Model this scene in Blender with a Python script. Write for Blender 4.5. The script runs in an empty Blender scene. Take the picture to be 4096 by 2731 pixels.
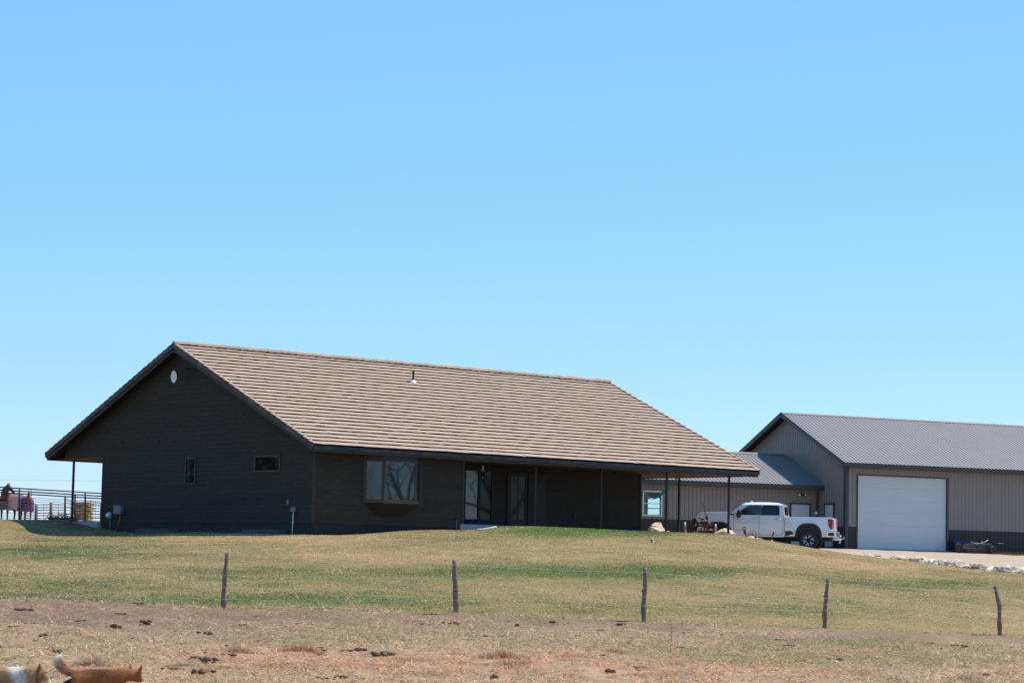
import bpy, bmesh, math, random
import numpy as np
from mathutils import Vector, Matrix
rnd = random.Random(7); NR = np.random.RandomState(11)
sc = bpy.context.scene; COL = sc.collection
# ---------------------------------------------------------------- camera
CF, PITCH, ROLL, CZ = 10009.07, 0.08965479, 0.02202782, 2.1
cd = bpy.data.cameras.new('camera'); co = bpy.data.objects.new('camera', cd); COL.objects.link(co)
cd.sensor_width = 36; cd.sensor_fit = 'HORIZONTAL'; cd.lens = 36 * CF / 4096; cd.clip_start = .5; cd.clip_end = 6000
F_ = Vector((0, math.cos(PITCH), math.sin(PITCH))); U0 = Vector((0, -math.sin(PITCH), math.cos(PITCH))); R0 = Vector((1, 0, 0))
cr, sr = math.cos(ROLL), math.sin(ROLL)
R_ = R0 * cr + U0 * sr; U_ = U0 * cr - R0 * sr
M = Matrix.Identity(4)
for i in range(3): M[i][0] = R_[i]; M[i][1] = U_[i]; M[i][2] = -F_[i]
M[2][3] = CZ; co.matrix_world = M; sc.camera = co
# ---------------------------------------------------------------- world, sun, exposure
SAZ, SEL = math.radians(32), math.radians(58.8)          # azimuth from +X towards +Y, elevation
SUN = Vector((math.cos(SAZ) * math.cos(SEL), math.sin(SAZ) * math.cos(SEL), math.sin(SEL)))
w = bpy.data.worlds.new('World'); sc.world = w; w.use_nodes = True
nt = w.node_tree; nt.nodes.clear()
sky = nt.nodes.new('ShaderNodeTexSky'); sky.sky_type = 'NISHITA'; sky.sun_disc = False
sky.sun_elevation = SEL; sky.sun_rotation = math.pi / 2 - SAZ; sky.altitude = 0; sky.air_density = 1.0; sky.dust_density = 0.0; sky.ozone_density = 10
bg = nt.nodes.new('ShaderNodeBackground'); bg.inputs[1].default_value = 0.10
wo = nt.nodes.new('ShaderNodeOutputWorld')
sc_ = nt.nodes.new('ShaderNodeVectorMath'); sc_.operation = 'MULTIPLY_ADD'   # clear dry high-plains air: sky a little flatter and bluer towards the horizon
sc_.inputs[1].default_value = (.86, .72, .45); sc_.inputs[2].default_value = (.66, 2.35, 5.3)
nt.links.new(sky.outputs[0], sc_.inputs[0]); nt.links.new(sc_.outputs[0], bg.inputs[0]); nt.links.new(bg.outputs[0], wo.inputs[0])
sl = bpy.data.lights.new('sun', 'SUN'); sl.energy = 5.0; sl.angle = math.radians(.53); sl.color = (1, .94, .84)
so = bpy.data.objects.new('sun', sl); COL.objects.link(so); so.rotation_euler = SUN.to_track_quat('Z', 'Y').to_euler(); so.location = (30, 60, 60)
vs = sc.view_settings; vs.view_transform = 'Standard'; vs.look = 'None'; vs.gamma = 1; vs.exposure = 0.35
# ---------------------------------------------------------------- helpers
def ray(px, py):
    x = (px - 2048) / CF; y = -(py - 1365.5) / CF
    u = x * cr - y * sr; v = x * sr + y * cr
    c, s = math.cos(PITCH), math.sin(PITCH)
    return Vector((u, c - s * v, s + c * v))
def at(px, py, Y):
    r = ray(px, py); r *= Y / r.y
    return Vector((r.x, Y, r.z + CZ))
def pix(X, Y, Z):
    Z = Z - CZ; c, s = math.cos(PITCH), math.sin(PITCH)
    y = c * Y + s * Z; z = -s * Y + c * Z
    u = CF * X / y; v = CF * z / y
    return 2048 + u * cr + v * sr, 1365.5 - (-u * sr + v * cr)
def mat(name, col, rough=.7, metal=0, var=.15, scale=3., bump=0., bscale=None, attr=False, spec=.5, stretch=None, trans=0, detail=6, col2=None, coat=0):
    m = bpy.data.materials.new(name); m.use_nodes = True; n = m.node_tree.nodes; L = m.node_tree.links
    b = n['Principled BSDF']; b.inputs['Roughness'].default_value = rough; b.inputs['Metallic'].default_value = metal
    b.inputs['Specular IOR Level'].default_value = spec; b.inputs['Coat Weight'].default_value = coat
    tc = n.new('ShaderNodeTexCoord'); src = tc.outputs['Object']
    if stretch:
        mp = n.new('ShaderNodeMapping'); mp.inputs['Scale'].default_value = stretch; L.new(src, mp.inputs[0]); src = mp.outputs[0]
    nz = n.new('ShaderNodeTexNoise'); nz.inputs['Scale'].default_value = scale; nz.inputs['Detail'].default_value = detail; nz.inputs['Roughness'].default_value = .65
    L.new(src, nz.inputs['Vector'])
    mr = n.new('ShaderNodeMapRange'); mr.inputs[1].default_value = .3; mr.inputs[2].default_value = .7
    L.new(nz.outputs[0], mr.inputs[0])
    c = (*col, 1)
    if col2 is not None:
        mx = n.new('ShaderNodeMix'); mx.data_type = 'RGBA'; L.new(mr.outputs[0], mx.inputs[0]); mx.inputs[6].default_value = c; mx.inputs[7].default_value = (*col2, 1); out = mx.outputs[2]
    else:
        mr.inputs[3].default_value = 1 - var; mr.inputs[4].default_value = 1 + var
        mx = n.new('ShaderNodeMix'); mx.data_type = 'RGBA'; mx.blend_type = 'MULTIPLY'; mx.inputs[0].default_value = 1
        mx.inputs[6].default_value = c; L.new(mr.outputs[0], mx.inputs[7]); out = mx.outputs[2]
    if attr:
        at_ = n.new('ShaderNodeAttribute'); at_.attribute_name = 'Col'
        m2 = n.new('ShaderNodeMix'); m2.data_type = 'RGBA'; m2.blend_type = 'MULTIPLY'; m2.inputs[0].default_value = 1
        L.new(out, m2.inputs[6]); L.new(at_.outputs[0], m2.inputs[7]); out = m2.outputs[2]
    L.new(out, b.inputs['Base Color'])
    if bump:
        bn = n.new('ShaderNodeTexNoise'); bn.inputs['Scale'].default_value = bscale or scale * 4; bn.inputs['Detail'].default_value = 8; L.new(src, bn.inputs['Vector'])
        bp = n.new('ShaderNodeBump'); bp.inputs['Strength'].default_value = 1; bp.inputs['Distance'].default_value = bump
        L.new(bn.outputs[0], bp.inputs['Height']); L.new(bp.outputs[0], b.inputs['Normal'])
    if trans:
        tr = n.new('ShaderNodeBsdfTranslucent'); L.new(out, tr.inputs[0])
        ms = n.new('ShaderNodeMixShader'); ms.inputs[0].default_value = trans
        L.new(b.outputs[0], ms.inputs[1]); L.new(tr.outputs[0], ms.inputs[2]); L.new(ms.outputs[0], n['Material Output'].inputs[0])
    return m
class MB:
    def __init__(s): s.v = []; s.f = []; s.c = []; s.cur = (1, 1, 1); s.mi = []; s.m = 0; s.sm = []; s.smooth = False
    def add(s, vs, fs):
        o = len(s.v); s.v += [tuple(x) for x in vs]; s.c += [s.cur] * len(vs)
        for q in fs: s.f.append([o + i for i in q]); s.mi.append(s.m); s.sm.append(s.smooth)
    def quad(s, *p): s.add(p, [range(len(p))])
    def box(s, x0, x1, y0, y1, z0, z1, T=None):
        v = [Vector((x, y, z)) for z in (z0, z1) for y in (y0, y1) for x in (x0, x1)]
        if T: v = [T @ p for p in v]
        s.add(v, [(0, 2, 3, 1), (4, 5, 7, 6), (0, 1, 5, 4), (2, 6, 7, 3), (0, 4, 6, 2), (1, 3, 7, 5)])
    def bar(s, p, q, w_, h, up=(0, 0, 1)):
        p, q = Vector(p), Vector(q); d = (q - p).normalized(); sd = d.cross(Vector(up))
        if sd.length < 1e-4: sd = d.cross(Vector((1, 0, 0)))
        sd.normalize(); u = sd.cross(d).normalized()
        v = [c + sd * a * w_ / 2 + u * b * h / 2 for c in (p, q) for a, b in ((-1, -1), (1, -1), (1, 1), (-1, 1))]
        s.add(v, [(3, 2, 1, 0), (4, 5, 6, 7), (0, 1, 5, 4), (1, 2, 6, 5), (2, 3, 7, 6), (3, 0, 4, 7)])
    def tube(s, pts, r, n=8, cap=True):
        pts = [Vector(p) for p in pts]; rs = r if isinstance(r, (list, tuple)) else [r] * len(pts)
        ref = None; V = []
        for i, p in enumerate(pts):
            d = (pts[min(i + 1, len(pts) - 1)] - pts[max(i - 1, 0)]).normalized()
            if ref is None: ref = d.orthogonal().normalized()
            ref = (ref - d * ref.dot(d)).normalized(); b = d.cross(ref)
            V += [p + (ref * math.cos(2 * math.pi * k / n) + b * math.sin(2 * math.pi * k / n)) * rs[i] for k in range(n)]
        Fs = [(i * n + k, i * n + (k + 1) % n, (i + 1) * n + (k + 1) % n, (i + 1) * n + k) for i in range(len(pts) - 1) for k in range(n)]
        if cap: Fs += [tuple(range(n))[::-1], tuple((len(pts) - 1) * n + k for k in range(n))]
        sm, s.smooth = s.smooth, n > 5; s.add(V, Fs); s.smooth = sm
    def lathe(s, prof, T=None, n=24, close=False):
        V = []
        for r, z in prof:
            for k in range(n):
                p = Vector((r * math.cos(2 * math.pi * k / n), r * math.sin(2 * math.pi * k / n), z)); V.append(T @ p if T else p)
        N = len(prof); R = range(N if close else N - 1)
        Fs = [(i * n + k, i * n + (k + 1) % n, ((i + 1) % N) * n + (k + 1) % n, ((i + 1) % N) * n + k) for i in R for k in range(n)]
        sm, s.smooth = s.smooth, True; s.add(V, Fs); s.smooth = sm
    def prism(s, poly, ax, h0, h1):
        """poly in the two other axes in order, extruded along axis ax"""
        def P(u, v, h): return {0: (h, u, v), 1: (u, h, v), 2: (u, v, h)}[ax]
        n = len(poly); V = [P(u, v, h) for h in (h0, h1) for u, v in poly]
        s.add(V, [tuple(range(n)), tuple(range(n, 2 * n))[::-1]] + [(i, (i + 1) % n, n + (i + 1) % n, n + i) for i in range(n)])
    def sphere(s, c, r, n=10, T=None, sx=1, sy=1, sz=1):
        V = []; Fs = []
        for i in range(n + 1):
            t = math.pi * i / n
            for k in range(2 * n):
                a = math.pi * k / n; V.append(Vector((c[0] + r * sx * math.sin(t) * math.cos(a), c[1] + r * sy * math.sin(t) * math.sin(a), c[2] + r * sz * math.cos(t))))
        if T: V = [T @ p for p in V]
        for i in range(n):
            for k in range(2 * n): Fs.append((i * 2 * n + k, (i + 1) * 2 * n + k, (i + 1) * 2 * n + (k + 1) % (2 * n), i * 2 * n + (k + 1) % (2 * n)))
        sm, s.smooth = s.smooth, True; s.add(V, Fs); s.smooth = sm
    def build(s, name, mats, parent=None, fix=True, bevel=0, loc=None):
        me = bpy.data.meshes.new(name); me.from_pydata(s.v, [], s.f)
        mats = mats if isinstance(mats, (list, tuple)) else [mats]
        for m in mats: me.materials.append(m)
        if len(mats) > 1: me.polygons.foreach_set('material_index', s.mi)
        me.polygons.foreach_set('use_smooth', s.sm)
        ca = me.color_attributes.new('Col', 'FLOAT_COLOR', 'POINT')
        a = np.ones((len(s.v), 4), np.float32); a[:, :3] = np.array(s.c, np.float32).reshape(-1, 3); ca.data.foreach_set('color', a.ravel())
        if fix:
            bm = bmesh.new(); bm.from_mesh(me); bmesh.ops.recalc_face_normals(bm, faces=bm.faces); bm.to_mesh(me); bm.free()
        me.update(); o = bpy.data.objects.new(name, me); COL.objects.link(o)
        if parent: o.parent = parent
        if loc: o.location = loc
        if bevel:
            bv = o.modifiers.new('b', 'BEVEL'); bv.width = bevel; bv.segments = 2; bv.limit_method = 'ANGLE'; bv.angle_limit = .6
        return o
def tag(o, label=None, cat=None, group=None, kind=None):
    if label: o['label'] = label
    if cat: o['category'] = cat
    if group: o['group'] = group
    if kind: o['kind'] = kind
    return o
def empty(name, loc, rz=0, label=None, cat=None, group=None):
    o = bpy.data.objects.new(name, None); COL.objects.link(o); o.location = loc; o.rotation_euler.z = rz; o.empty_display_size = .3
    return tag(o, label, cat, group)
def skin(name, verts, edges, m, parent=None, sub=2, radii=None, col=None):
    """continuous surface grown over a skeleton; verts = (x,y,z,r) or (x,y,z,rx,ry)"""
    me = bpy.data.meshes.new(name); me.from_pydata([v[:3] for v in verts], edges, [])
    o = bpy.data.objects.new(name, me); COL.objects.link(o)
    bm = bmesh.new(); bm.from_mesh(me); ly = bm.verts.layers.skin.verify()
    for i, v in enumerate(bm.verts): v[ly].radius = (verts[i][3], verts[i][4] if len(verts[i]) > 4 else verts[i][3]); v[ly].use_root = i == 0
    bm.to_mesh(me); bm.free()
    sk = o.modifiers.new('s', 'SKIN'); sk.use_smooth_shade = True
    sb = o.modifiers.new('u', 'SUBSURF'); sb.levels = sub; sb.render_levels = sub
    dg = bpy.context.evaluated_depsgraph_get(); dg.update()
    ev = o.evaluated_get(dg); nm = bpy.data.meshes.new_from_object(ev)
    o.modifiers.clear(); o.data = nm; nm.name = name
    nm.materials.clear(); nm.materials.append(m)
    for p in nm.polygons: p.use_smooth = True
    for a in [x for x in nm.color_attributes]: nm.color_attributes.remove(a)
    ca = nm.color_attributes.new('Col', 'FLOAT_COLOR', 'POINT')
    if col:
        for i, v in enumerate(nm.vertices): ca.data[i].color = (*col(v.co), 1)
    else:
        for i in range(len(nm.vertices)): ca.data[i].color = (1, 1, 1, 1)
    if parent: o.parent = parent
    return o
# ---- numpy value noise
def _h(ix, iy, s):
    n = (ix.astype(np.int64) * 374761393 + iy.astype(np.int64) * 668265263 + s * 2147483647) & 0x7fffffff
    n = ((n ^ (n >> 13)) * 1274126177) & 0x7fffffff
    return ((n ^ (n >> 16)) & 0xffff) / 65535.
def vn(x, y, s=0):
    ix = np.floor(x); iy = np.floor(y); fx = x - ix; fy = y - iy; fx = fx * fx * (3 - 2 * fx); fy = fy * fy * (3 - 2 * fy)
    a = _h(ix, iy, s); b = _h(ix + 1, iy, s); c = _h(ix, iy + 1, s); d = _h(ix + 1, iy + 1, s)
    return (a * (1 - fx) + b * fx) * (1 - fy) + (c * (1 - fx) + d * fx) * fy
def fbm(x, y, s=0, o=4):
    t = 0; a = .5; tot = 0
    for i in range(o): t = t + a * vn(x * 2 ** i, y * 2 ** i, s + i * 17); tot += a; a *= .55
    return t / tot
def sst(x, a, b):
    t = np.clip((x - a) / (b - a), 0, 1); return t * t * (3 - 2 * t)
# ---------------------------------------------------------------- frames of house and shop
PSI, HX, HY = 0.71907945, -7.39236, 94.3895
PS2, SX, SY = .448, 16.753, 125.333
def hw(a, b, z=0): return Vector((HX + a * math.cos(PSI) - b * math.sin(PSI), HY + a * math.sin(PSI) + b * math.cos(PSI), z))
def sw(a, b, z=0): return Vector((SX + a * math.cos(PS2) - b * math.sin(PS2), SY + a * math.sin(PS2) + b * math.cos(PS2), z))
# ---------------------------------------------------------------- terrain
CP = []
def cpx(*L):
    for px, py, Y in L: CP.append(tuple(at(px, py, Y)))
def cph(*L):
    for a, b, z in L: CP.append(tuple(hw(a, b, z)))
def cps(*L):
    for a, b, z in L: CP.append(tuple(sw(a, b, z)))
cpx((895, 2440, 54), (1825, 2475, 54.5), (2577, 2503, 54.5), (3300, 2532, 56), (4005, 2563, 57), (0, 2408, 54), (-500, 2385, 54), (4600, 2585, 57),
    (0, 2731, 39), (2048, 2760, 39.5), (4096, 2795, 40.5), (-700, 2731, 39), (4800, 2805, 41))
CP += [(-12, 25, -.5), (0, 25, -.5), (12, 25, -.6), (-30, 0, .45), (0, 0, .45), (30, 0, .45), (-40, 54, 1.3), (-40, 95, 3.2), (40, 54, .3), (40, 95, 1.8),
       (-7.5, 75, 2.12), (1, 77, 2.35), (8, 80, 2.15), (15.5, 78, 1.62), (-14, 77, 2.1), (0, 92, 3.2), (8, 98, 3.15), (14, 97, 2.55), (-13, 90, 2.72)]
cph((.2, .5, 3.13), (.2, 8, 3.2), (.2, 15.5, 3.3), (-4.5, 7, 2.9), (-3, 15, 3.12), (.5, 18, 3.66), (0, 20.5, 3.62), (2, 0, 3.17), (4.9, 0, 3.4), (7.5, 0, 3.47),
    (9.7, -.6, 3.69), (13, -.7, 3.73), (16.7, -.6, 3.68), (20, -.4, 3.69), (23.2, 0, 3.66), (26, 0, 3.5), (24.5, 8, 3.6), (12, 8, 3.4), (12, 18, 3.6))
cpx((100, 2105, 104), (150, 2088, 112), (-400, 2078, 112), (60, 2087, 130), (-400, 2080, 130), (3050, 2165, 111), (3150, 2186, 111.5), (3240, 2199, 112),
    (3480, 2229, 109), (3800, 2263, 102), (4096, 2296, 95.5), (4500, 2338, 88), (3290, 2203, 113))
cps((0, .3, 3.35), (8, .3, 3.3), (16, .3, 3.25), (-9, 3, 3.4), (-4, 3, 3.38), (25, 5, 3.2), (0, 15, 3.5))
CP += [(13, 117, 3.16), (10, 117, 3.2), (5.5, 130, 3.6), (-10, 150, 3.75), (-60, 150, 3.6), (60, 150, 3.2), (-60, 112, 3.4), (60, 112, 2.4)]
CP = np.array(CP)
def _phi(r2): return .5 * r2 * np.log(r2 + 1e-6)
def _rbf():
    n = len(CP); d2 = ((CP[:, None, :2] - CP[None, :, :2]) ** 2).sum(-1); A = np.zeros((n + 3, n + 3))
    A[:n, :n] = _phi(d2) + np.eye(n) * .6; A[:n, n] = 1; A[:n, n + 1:] = CP[:, :2]; A[n:, :n] = A[:n, n:].T
    return np.linalg.solve(A, np.r_[CP[:, 2], 0, 0, 0])
RW = _rbf()
def hraw(x, y):
    z = RW[-3] + RW[-2] * x + RW[-1] * y
    for (cx, cy, _), k in zip(CP, RW[:-3]): z = z + k * _phi((x - cx) ** 2 + (y - cy) ** 2)
    return z
def hfun(x, y):
    xi = np.clip(x, -58, 58); yi = np.clip(y, 0, 148)
    z = hraw(xi, yi)
    far = np.hypot(x - xi, y - yi); z = z - sst(far, 5, 400) * 6 + 0 * z
    # house footprint: keep the ground under floor and porch slab
    dx = x - HX; dy = y - HY; a = dx * math.cos(PSI) + dy * math.sin(PSI); b = -dx * math.sin(PSI) + dy * math.cos(PSI)
    ins = sst(a, .5, .9) * (1 - sst(a, 23.4, 23.9)) * sst(b, .45, .85) * (1 - sst(b, 15.2, 15.6)) * np.where(a < 7.6, 1., 1.)
    z = z + ins * (np.minimum(z, 3.3) - z)
    z = z + (fbm(x * .35, y * .35, 3) - .5) * .10 * sst(y, 40, 44) * (1 - ins)
    dirt = 1 - sst(y, 53.5, 55)
    z = z + .13 * np.exp(-((y - np.interp(x, [-25, -11, -6.22, -1.2, 2.9, 7.0, 11.2, 25], [53.6, 53.8, 54, 54.5, 54.6, 56, 57, 59]) + .1) / .55) ** 2) * (.3 + fbm(x * .5, y * .1, 88))
    z = z + .16 * np.exp(-((y - 42.3 - .06 * x) / 1.6) ** 2) * sst(fbm(x * .9, y * .7, 95), .45, .8)
    z = z + dirt * ((fbm(x * 1.1, y * 1.1, 5) - .5) * .18 + (fbm(x * 4, y * 4, 8) - .5) * .10) + (1 - dirt) * (fbm(x * 2.2, y * 2.2, 9) - .5) * .03
    return z
GX = np.r_[-900, -500, -300, -200, -140, -100, -75, -58, -48, -40, -34, np.arange(-30, 32.01, .25), 36, 42, 50, 58, 75, 100, 140, 200, 300, 500, 900]
GY = np.r_[-300, -100, -40, -15, 0, 8, 16, 22, 27, 31, np.arange(33.5, 58, .14), np.arange(58, 135, .33), np.arange(136, 160, 2), 170, 190, 220, 260, 330, 430, 600, 900, 1500, 2500]
XX, YY = np.meshgrid(GX, GY); ZZ = hfun(XX, YY)
def gz(x, y):
    x = np.atleast_1d(np.asarray(x, float)); y = np.atleast_1d(np.asarray(y, float))
    i = np.clip(np.searchsorted(GX, x) - 1, 0, len(GX) - 2); j = np.clip(np.searchsorted(GY, y) - 1, 0, len(GY) - 2)
    fx = (x - GX[i]) / (GX[i + 1] - GX[i]); fy = (y - GY[j]) / (GY[j + 1] - GY[j])
    return (ZZ[j, i] * (1 - fx) + ZZ[j, i + 1] * fx) * (1 - fy) + (ZZ[j + 1, i] * (1 - fx) + ZZ[j + 1, i + 1] * fx) * fy
def g1(x, y): return float(gz(x, y)[0])
# ---- what grows or lies where: returns weights
FP = [(-25, 53.2), (-11.06, 53.6)] + [tuple(at(px, py, 54)[:2]) for px, py in ()]
def fence_y(x): return np.interp(x, [-25, -11, -6.22, -1.2, 2.9, 7.0, 11.2, 25], [53.6, 53.8, 54, 54.5, 54.6, 56, 57, 59])
rockline = [at(3290, 2196, 112.5), at(3480, 2229, 109), at(3640, 2247, 105.5), at(3800, 2263, 102), at(3950, 2280, 98.7), at(4096, 2296, 95.5), at(4500, 2338, 88)]
RX = [p.x for p in rockline]; RY = [p.y for p in rockline]
def gravel_w(x, y):
    n = (fbm(x * 1.5, y * 1.5, 31) - .5) * .8
    yl = np.interp(x, [8.2, 10.2] + RX, [119.5, 114.2] + RY)
    return np.where(x > 8, sst(y + n, yl + .0, yl + .25), 0) * (1 - sst(y, 150, 170))
def blob(px, py, cx, cy, rx, ry): return np.exp(-(((px - cx) / rx) ** 2 + ((py - cy) / ry) ** 2))
def green_w(x, y, z):
    px, py = pix(x, y, z)
    g = .30 + .0 * px
    for b in [(250, 2205, 420, 45, .55), (300, 2345, 900, 42, .38), (1100, 2290, 500, 22, .18), (2300, 2120, 460, 30, .85), (1750, 2160, 240, 18, .35), (2150, 2285, 520, 30, .5), (2800, 2285, 520, 28, .62),
              (3500, 2335, 420, 26, .42), (1500, 2400, 900, 28, .35), (3000, 2440, 1100, 30, .3), (850, 2395, 420, 24, .35), (4050, 2225, 60, 12, .9), (3600, 2400, 500, 22, .25), (2780, 2200, 250, 20, .28)]:
        g = g + b[4] * blob(px, py, *b[:4])
    for b in [(1150, 2155, 300, 18, .45), (600, 2260, 700, 14, .2), (3500, 2260, 400, 30, .35), (3000, 2220, 400, 14, .12), (1600, 2225, 500, 22, .22), (3700, 2480, 500, 25, .1)]:
        g = g - b[4] * blob(px, py, *b[:4])
    g = g + (fbm(x * .25, y * .16, 41) - .5) * .9 + (fbm(x * 1.2, y * .9, 43) - .5) * .6
    return np.clip(g, 0, 1)
DRY = np.array([.37, .240, .115]); DRY2 = np.array([.76, .56, .33]); GRN = np.array([.082, .105, .028]); GRN2 = np.array([.175, .175, .066])
DIRT = np.array([.128, .084, .062]); DIRT2 = np.array([.185, .118, .078]); STRAW = np.array([.84, .60, .36]); RED = np.array([.74, .38, .23]); GRAV = np.array([.42, .31, .265]); GRAV2 = np.array([.35, .27, .19])
def mixc(a, b, t): return a * (1 - t[..., None]) + b * t[..., None]
def straw_w(x, y, z):
    px, py = pix(x, y, z)
    s = .36 + sst(py + (fbm(x * .5, y * .25, 51) - .5) * 120, 2480, 2620) * .6 - .35 * blob(px, py, 3500, 2620, 700, 70) - .45 * blob(px, py, 550, 2465, 450, 40) - .4 * blob(px, py, 1250, 2465, 300, 22) - .35 * blob(px, py, 3400, 2560, 500, 22)
    return np.clip(s + (fbm(x * 1.2, y * .8, 53) - .5) * .7, 0, 1)
def red_w(x, y, z):
    px, py = pix(x, y, z)
    r = .1 + blob(px, py, 1100, 2635, 420, 40) * .9 + blob(px, py, 2000, 2655, 480, 50) * .9 + blob(px, py, 2800, 2685, 600, 34) * .75
    return np.clip(r + (fbm(x * 1.1, y * .7, 57) - .5) * .7, 0, 1)
gw = gravel_w(XX, YY); gg = green_w(XX, YY, ZZ)
lawn = mixc(DRY * .72, GRN, gg)
dl = sst(YY + (fbm(XX * 1.3, YY * 1.3, 61) - .5) * 1.2, fence_y(XX) - .3, fence_y(XX) + .25)
dirtc = mixc(DIRT, DIRT2, fbm(XX * 2, YY * 2, 63)); dirtc = mixc(dirtc, STRAW * .40, straw_w(XX, YY, ZZ) * .6); dirtc = mixc(dirtc, RED, red_w(XX, YY, ZZ) * .14)
def pad_green(x, y, z):
    px, py = pix(x, y, z)
    return np.clip((fbm(x * .8, y * .5, 65) - .53) * 2.2 + .9 * blob(px, py, 3300, 2610, 1000, 60) + .5 * blob(px, py, 1500, 2530, 500, 40) - .9 * blob(px, py, 2600, 2520, 500, 18) - .8 * blob(px, py, 400, 2440, 600, 40) - .5 * sst(py, 2640, 2700) + .12 * (px > 3500), 0, 1)
dg = .6 * pad_green(XX, YY, ZZ) * (1 - sst(YY, 53.5, 54.5)); dirtc = mixc(dirtc, GRN2, dg)
CC = mixc(dirtc, lawn, dl)
CC = mixc(CC, mixc(GRAV, GRAV2, fbm(XX * .4, YY * .4, 71)), gw)
pxx, pyy = pix(XX, YY, ZZ)
CC = mixc(CC, DIRT * .8, np.clip(blob(XX, YY, hw(1, 18)[0], hw(1, 18)[1], 3.2, 2.6) * 1.3, 0, 1))
def ground():
    ny, nx = XX.shape; V = np.stack([XX, YY, ZZ], -1).reshape(-1, 3)
    I = np.arange(ny * nx).reshape(ny, nx); Q = np.stack([I[:-1, :-1], I[:-1, 1:], I[1:, 1:], I[1:, :-1]], -1).reshape(-1, 4)
    me = bpy.data.meshes.new('ground'); me.vertices.add(len(V)); me.vertices.foreach_set('co', V.ravel())
    me.loops.add(Q.size); me.loops.foreach_set('vertex_index', Q.ravel()); me.polygons.add(len(Q)); me.polygons.foreach_set('loop_start', np.arange(0, Q.size, 4)); me.polygons.foreach_set('loop_total', np.full(len(Q), 4))
    me.update(calc_edges=True); me.polygons.foreach_set('use_smooth', np.ones(len(Q), bool))
    ca = me.color_attributes.new('Col', 'FLOAT_COLOR', 'POINT'); a = np.ones((len(V), 4), np.float32); a[:, :3] = CC.reshape(-1, 3); ca.data.foreach_set('color', a.ravel())
    o = bpy.data.objects.new('ground', me); COL.objects.link(o); tag(o, kind='structure')
    me.materials.append(mat('ground_soil', (1, 1, 1), .95, var=.32, scale=9, bump=.03, bscale=14, attr=True, spec=.1, detail=9))
ground()
# ---- blades
def blades(name, x, y, h, wd, lean, col, m, z0=0, flat=False):
    n = len(x); z = gz(x, y) + z0; az = NR.rand(n) * 2 * np.pi; la = NR.rand(n) * 2 * np.pi
    dx = np.cos(az) * wd / 2; dy = np.sin(az) * wd / 2
    V = np.zeros((n, 3, 3)); V[:, 0] = np.stack([x - dx, y - dy, z - .01], -1); V[:, 1] = np.stack([x + dx, y + dy, z - .01], -1)
    V[:, 2] = np.stack([x + np.cos(la) * lean, y + np.sin(la) * lean, z + h], -1)
    k = 3; V = V.reshape(-1, 3)
    me = bpy.data.meshes.new(name); me.vertices.add(len(V)); me.vertices.foreach_set('co', V.ravel()); N = n * k
    me.loops.add(N); me.loops.foreach_set('vertex_index', np.arange(N)); me.polygons.add(n); me.polygons.foreach_set('loop_start', np.arange(0, N, 3)); me.polygons.foreach_set('loop_total', np.full(n, 3))
    me.update(calc_edges=True)
    ca = me.color_attributes.new('Col', 'FLOAT_COLOR', 'POINT'); a = np.ones((N, 4), np.float32); a[:, :3] = np.repeat(col, 3, 0); ca.data.foreach_set('color', a.ravel())
    me.materials.append(m); o = bpy.data.objects.new(name, me); COL.objects.link(o)
    return o
M_BLADE = mat('grass_blade', (1, 1, 1), .7, var=.12, scale=2, attr=True, spec=.15, trans=.35)
M_STRAW = mat('straw', (1, 1, 1), .6, var=.12, scale=2, attr=True, spec=.3, trans=.35)
def scatter(n, y0, y1, pw=1.0, mar=3.0):
    y = y0 + (y1 - y0) * NR.rand(n) ** pw; hwid = .207 * y + mar; x = (NR.rand(n) * 2 - 1) * hwid
    return x, y
def local(x, y):
    dx = x - HX; dy = y - HY; return dx * math.cos(PSI) + dy * math.sin(PSI), -dx * math.sin(PSI) + dy * math.cos(PSI)
def grass():
    x, y = scatter(850000, 53.4, 124)
    a, b = local(x, y)
    # even density over the widening wedge
    keep = NR.rand(len(x)) < (.207 * y + 3) / (.207 * 124 + 3) * np.where(y < 112, 1.25, .8)
    keep &= ~((a > .45) & (a < 24) & (b > .5) & (b < 15.6)); keep &= gravel_w(x, y) < .5
    keep &= y > fence_y(x) - .15 + (fbm(x * 1.3, y * 1.3, 61) - .5) * 1.2
    x, y, = x[keep], y[keep]; z = gz(x, y); g = green_w(x, y, z)
    fresh = blob(*pix(x, y, z), 2300, 2122, 480, 30); isg = NR.rand(len(x)) < np.clip(g * 1.05, .06, .95)
    col = np.where(isg[:, None], GRN + (GRN2 - GRN) * NR.rand(len(x), 1), DRY + (DRY2 - DRY) * NR.rand(len(x), 1))
    col = np.where((isg & (NR.rand(len(x)) < fresh))[:, None], np.array([.095, .185, .028]), col)
    col = np.where((NR.rand(len(x)) < .05)[:, None], np.array([.88, .74, .50]), col)
    col = col * (.55 + .9 * fbm(x * 1.3, y * .9, 77))[:, None] * (.55 + .9 * NR.rand(len(x), 1))
    edge = 1 - sst(y, fence_y(x) + .2, fence_y(x) + 2.5)
    h = (.012 + .022 * NR.rand(len(x)) ** 1.5) * (1 + .5 * (g > .6)) * (1 + 1.6 * edge * NR.rand(len(x)))
    o = blades('grass', x, y, h, .012 + .016 * NR.rand(len(x)), .02 + .09 * NR.rand(len(x)), col, M_BLADE)
    tag(o, 'short half green half dry grass covering the sloping lawn', 'grass', kind='stuff')
grass()
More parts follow.
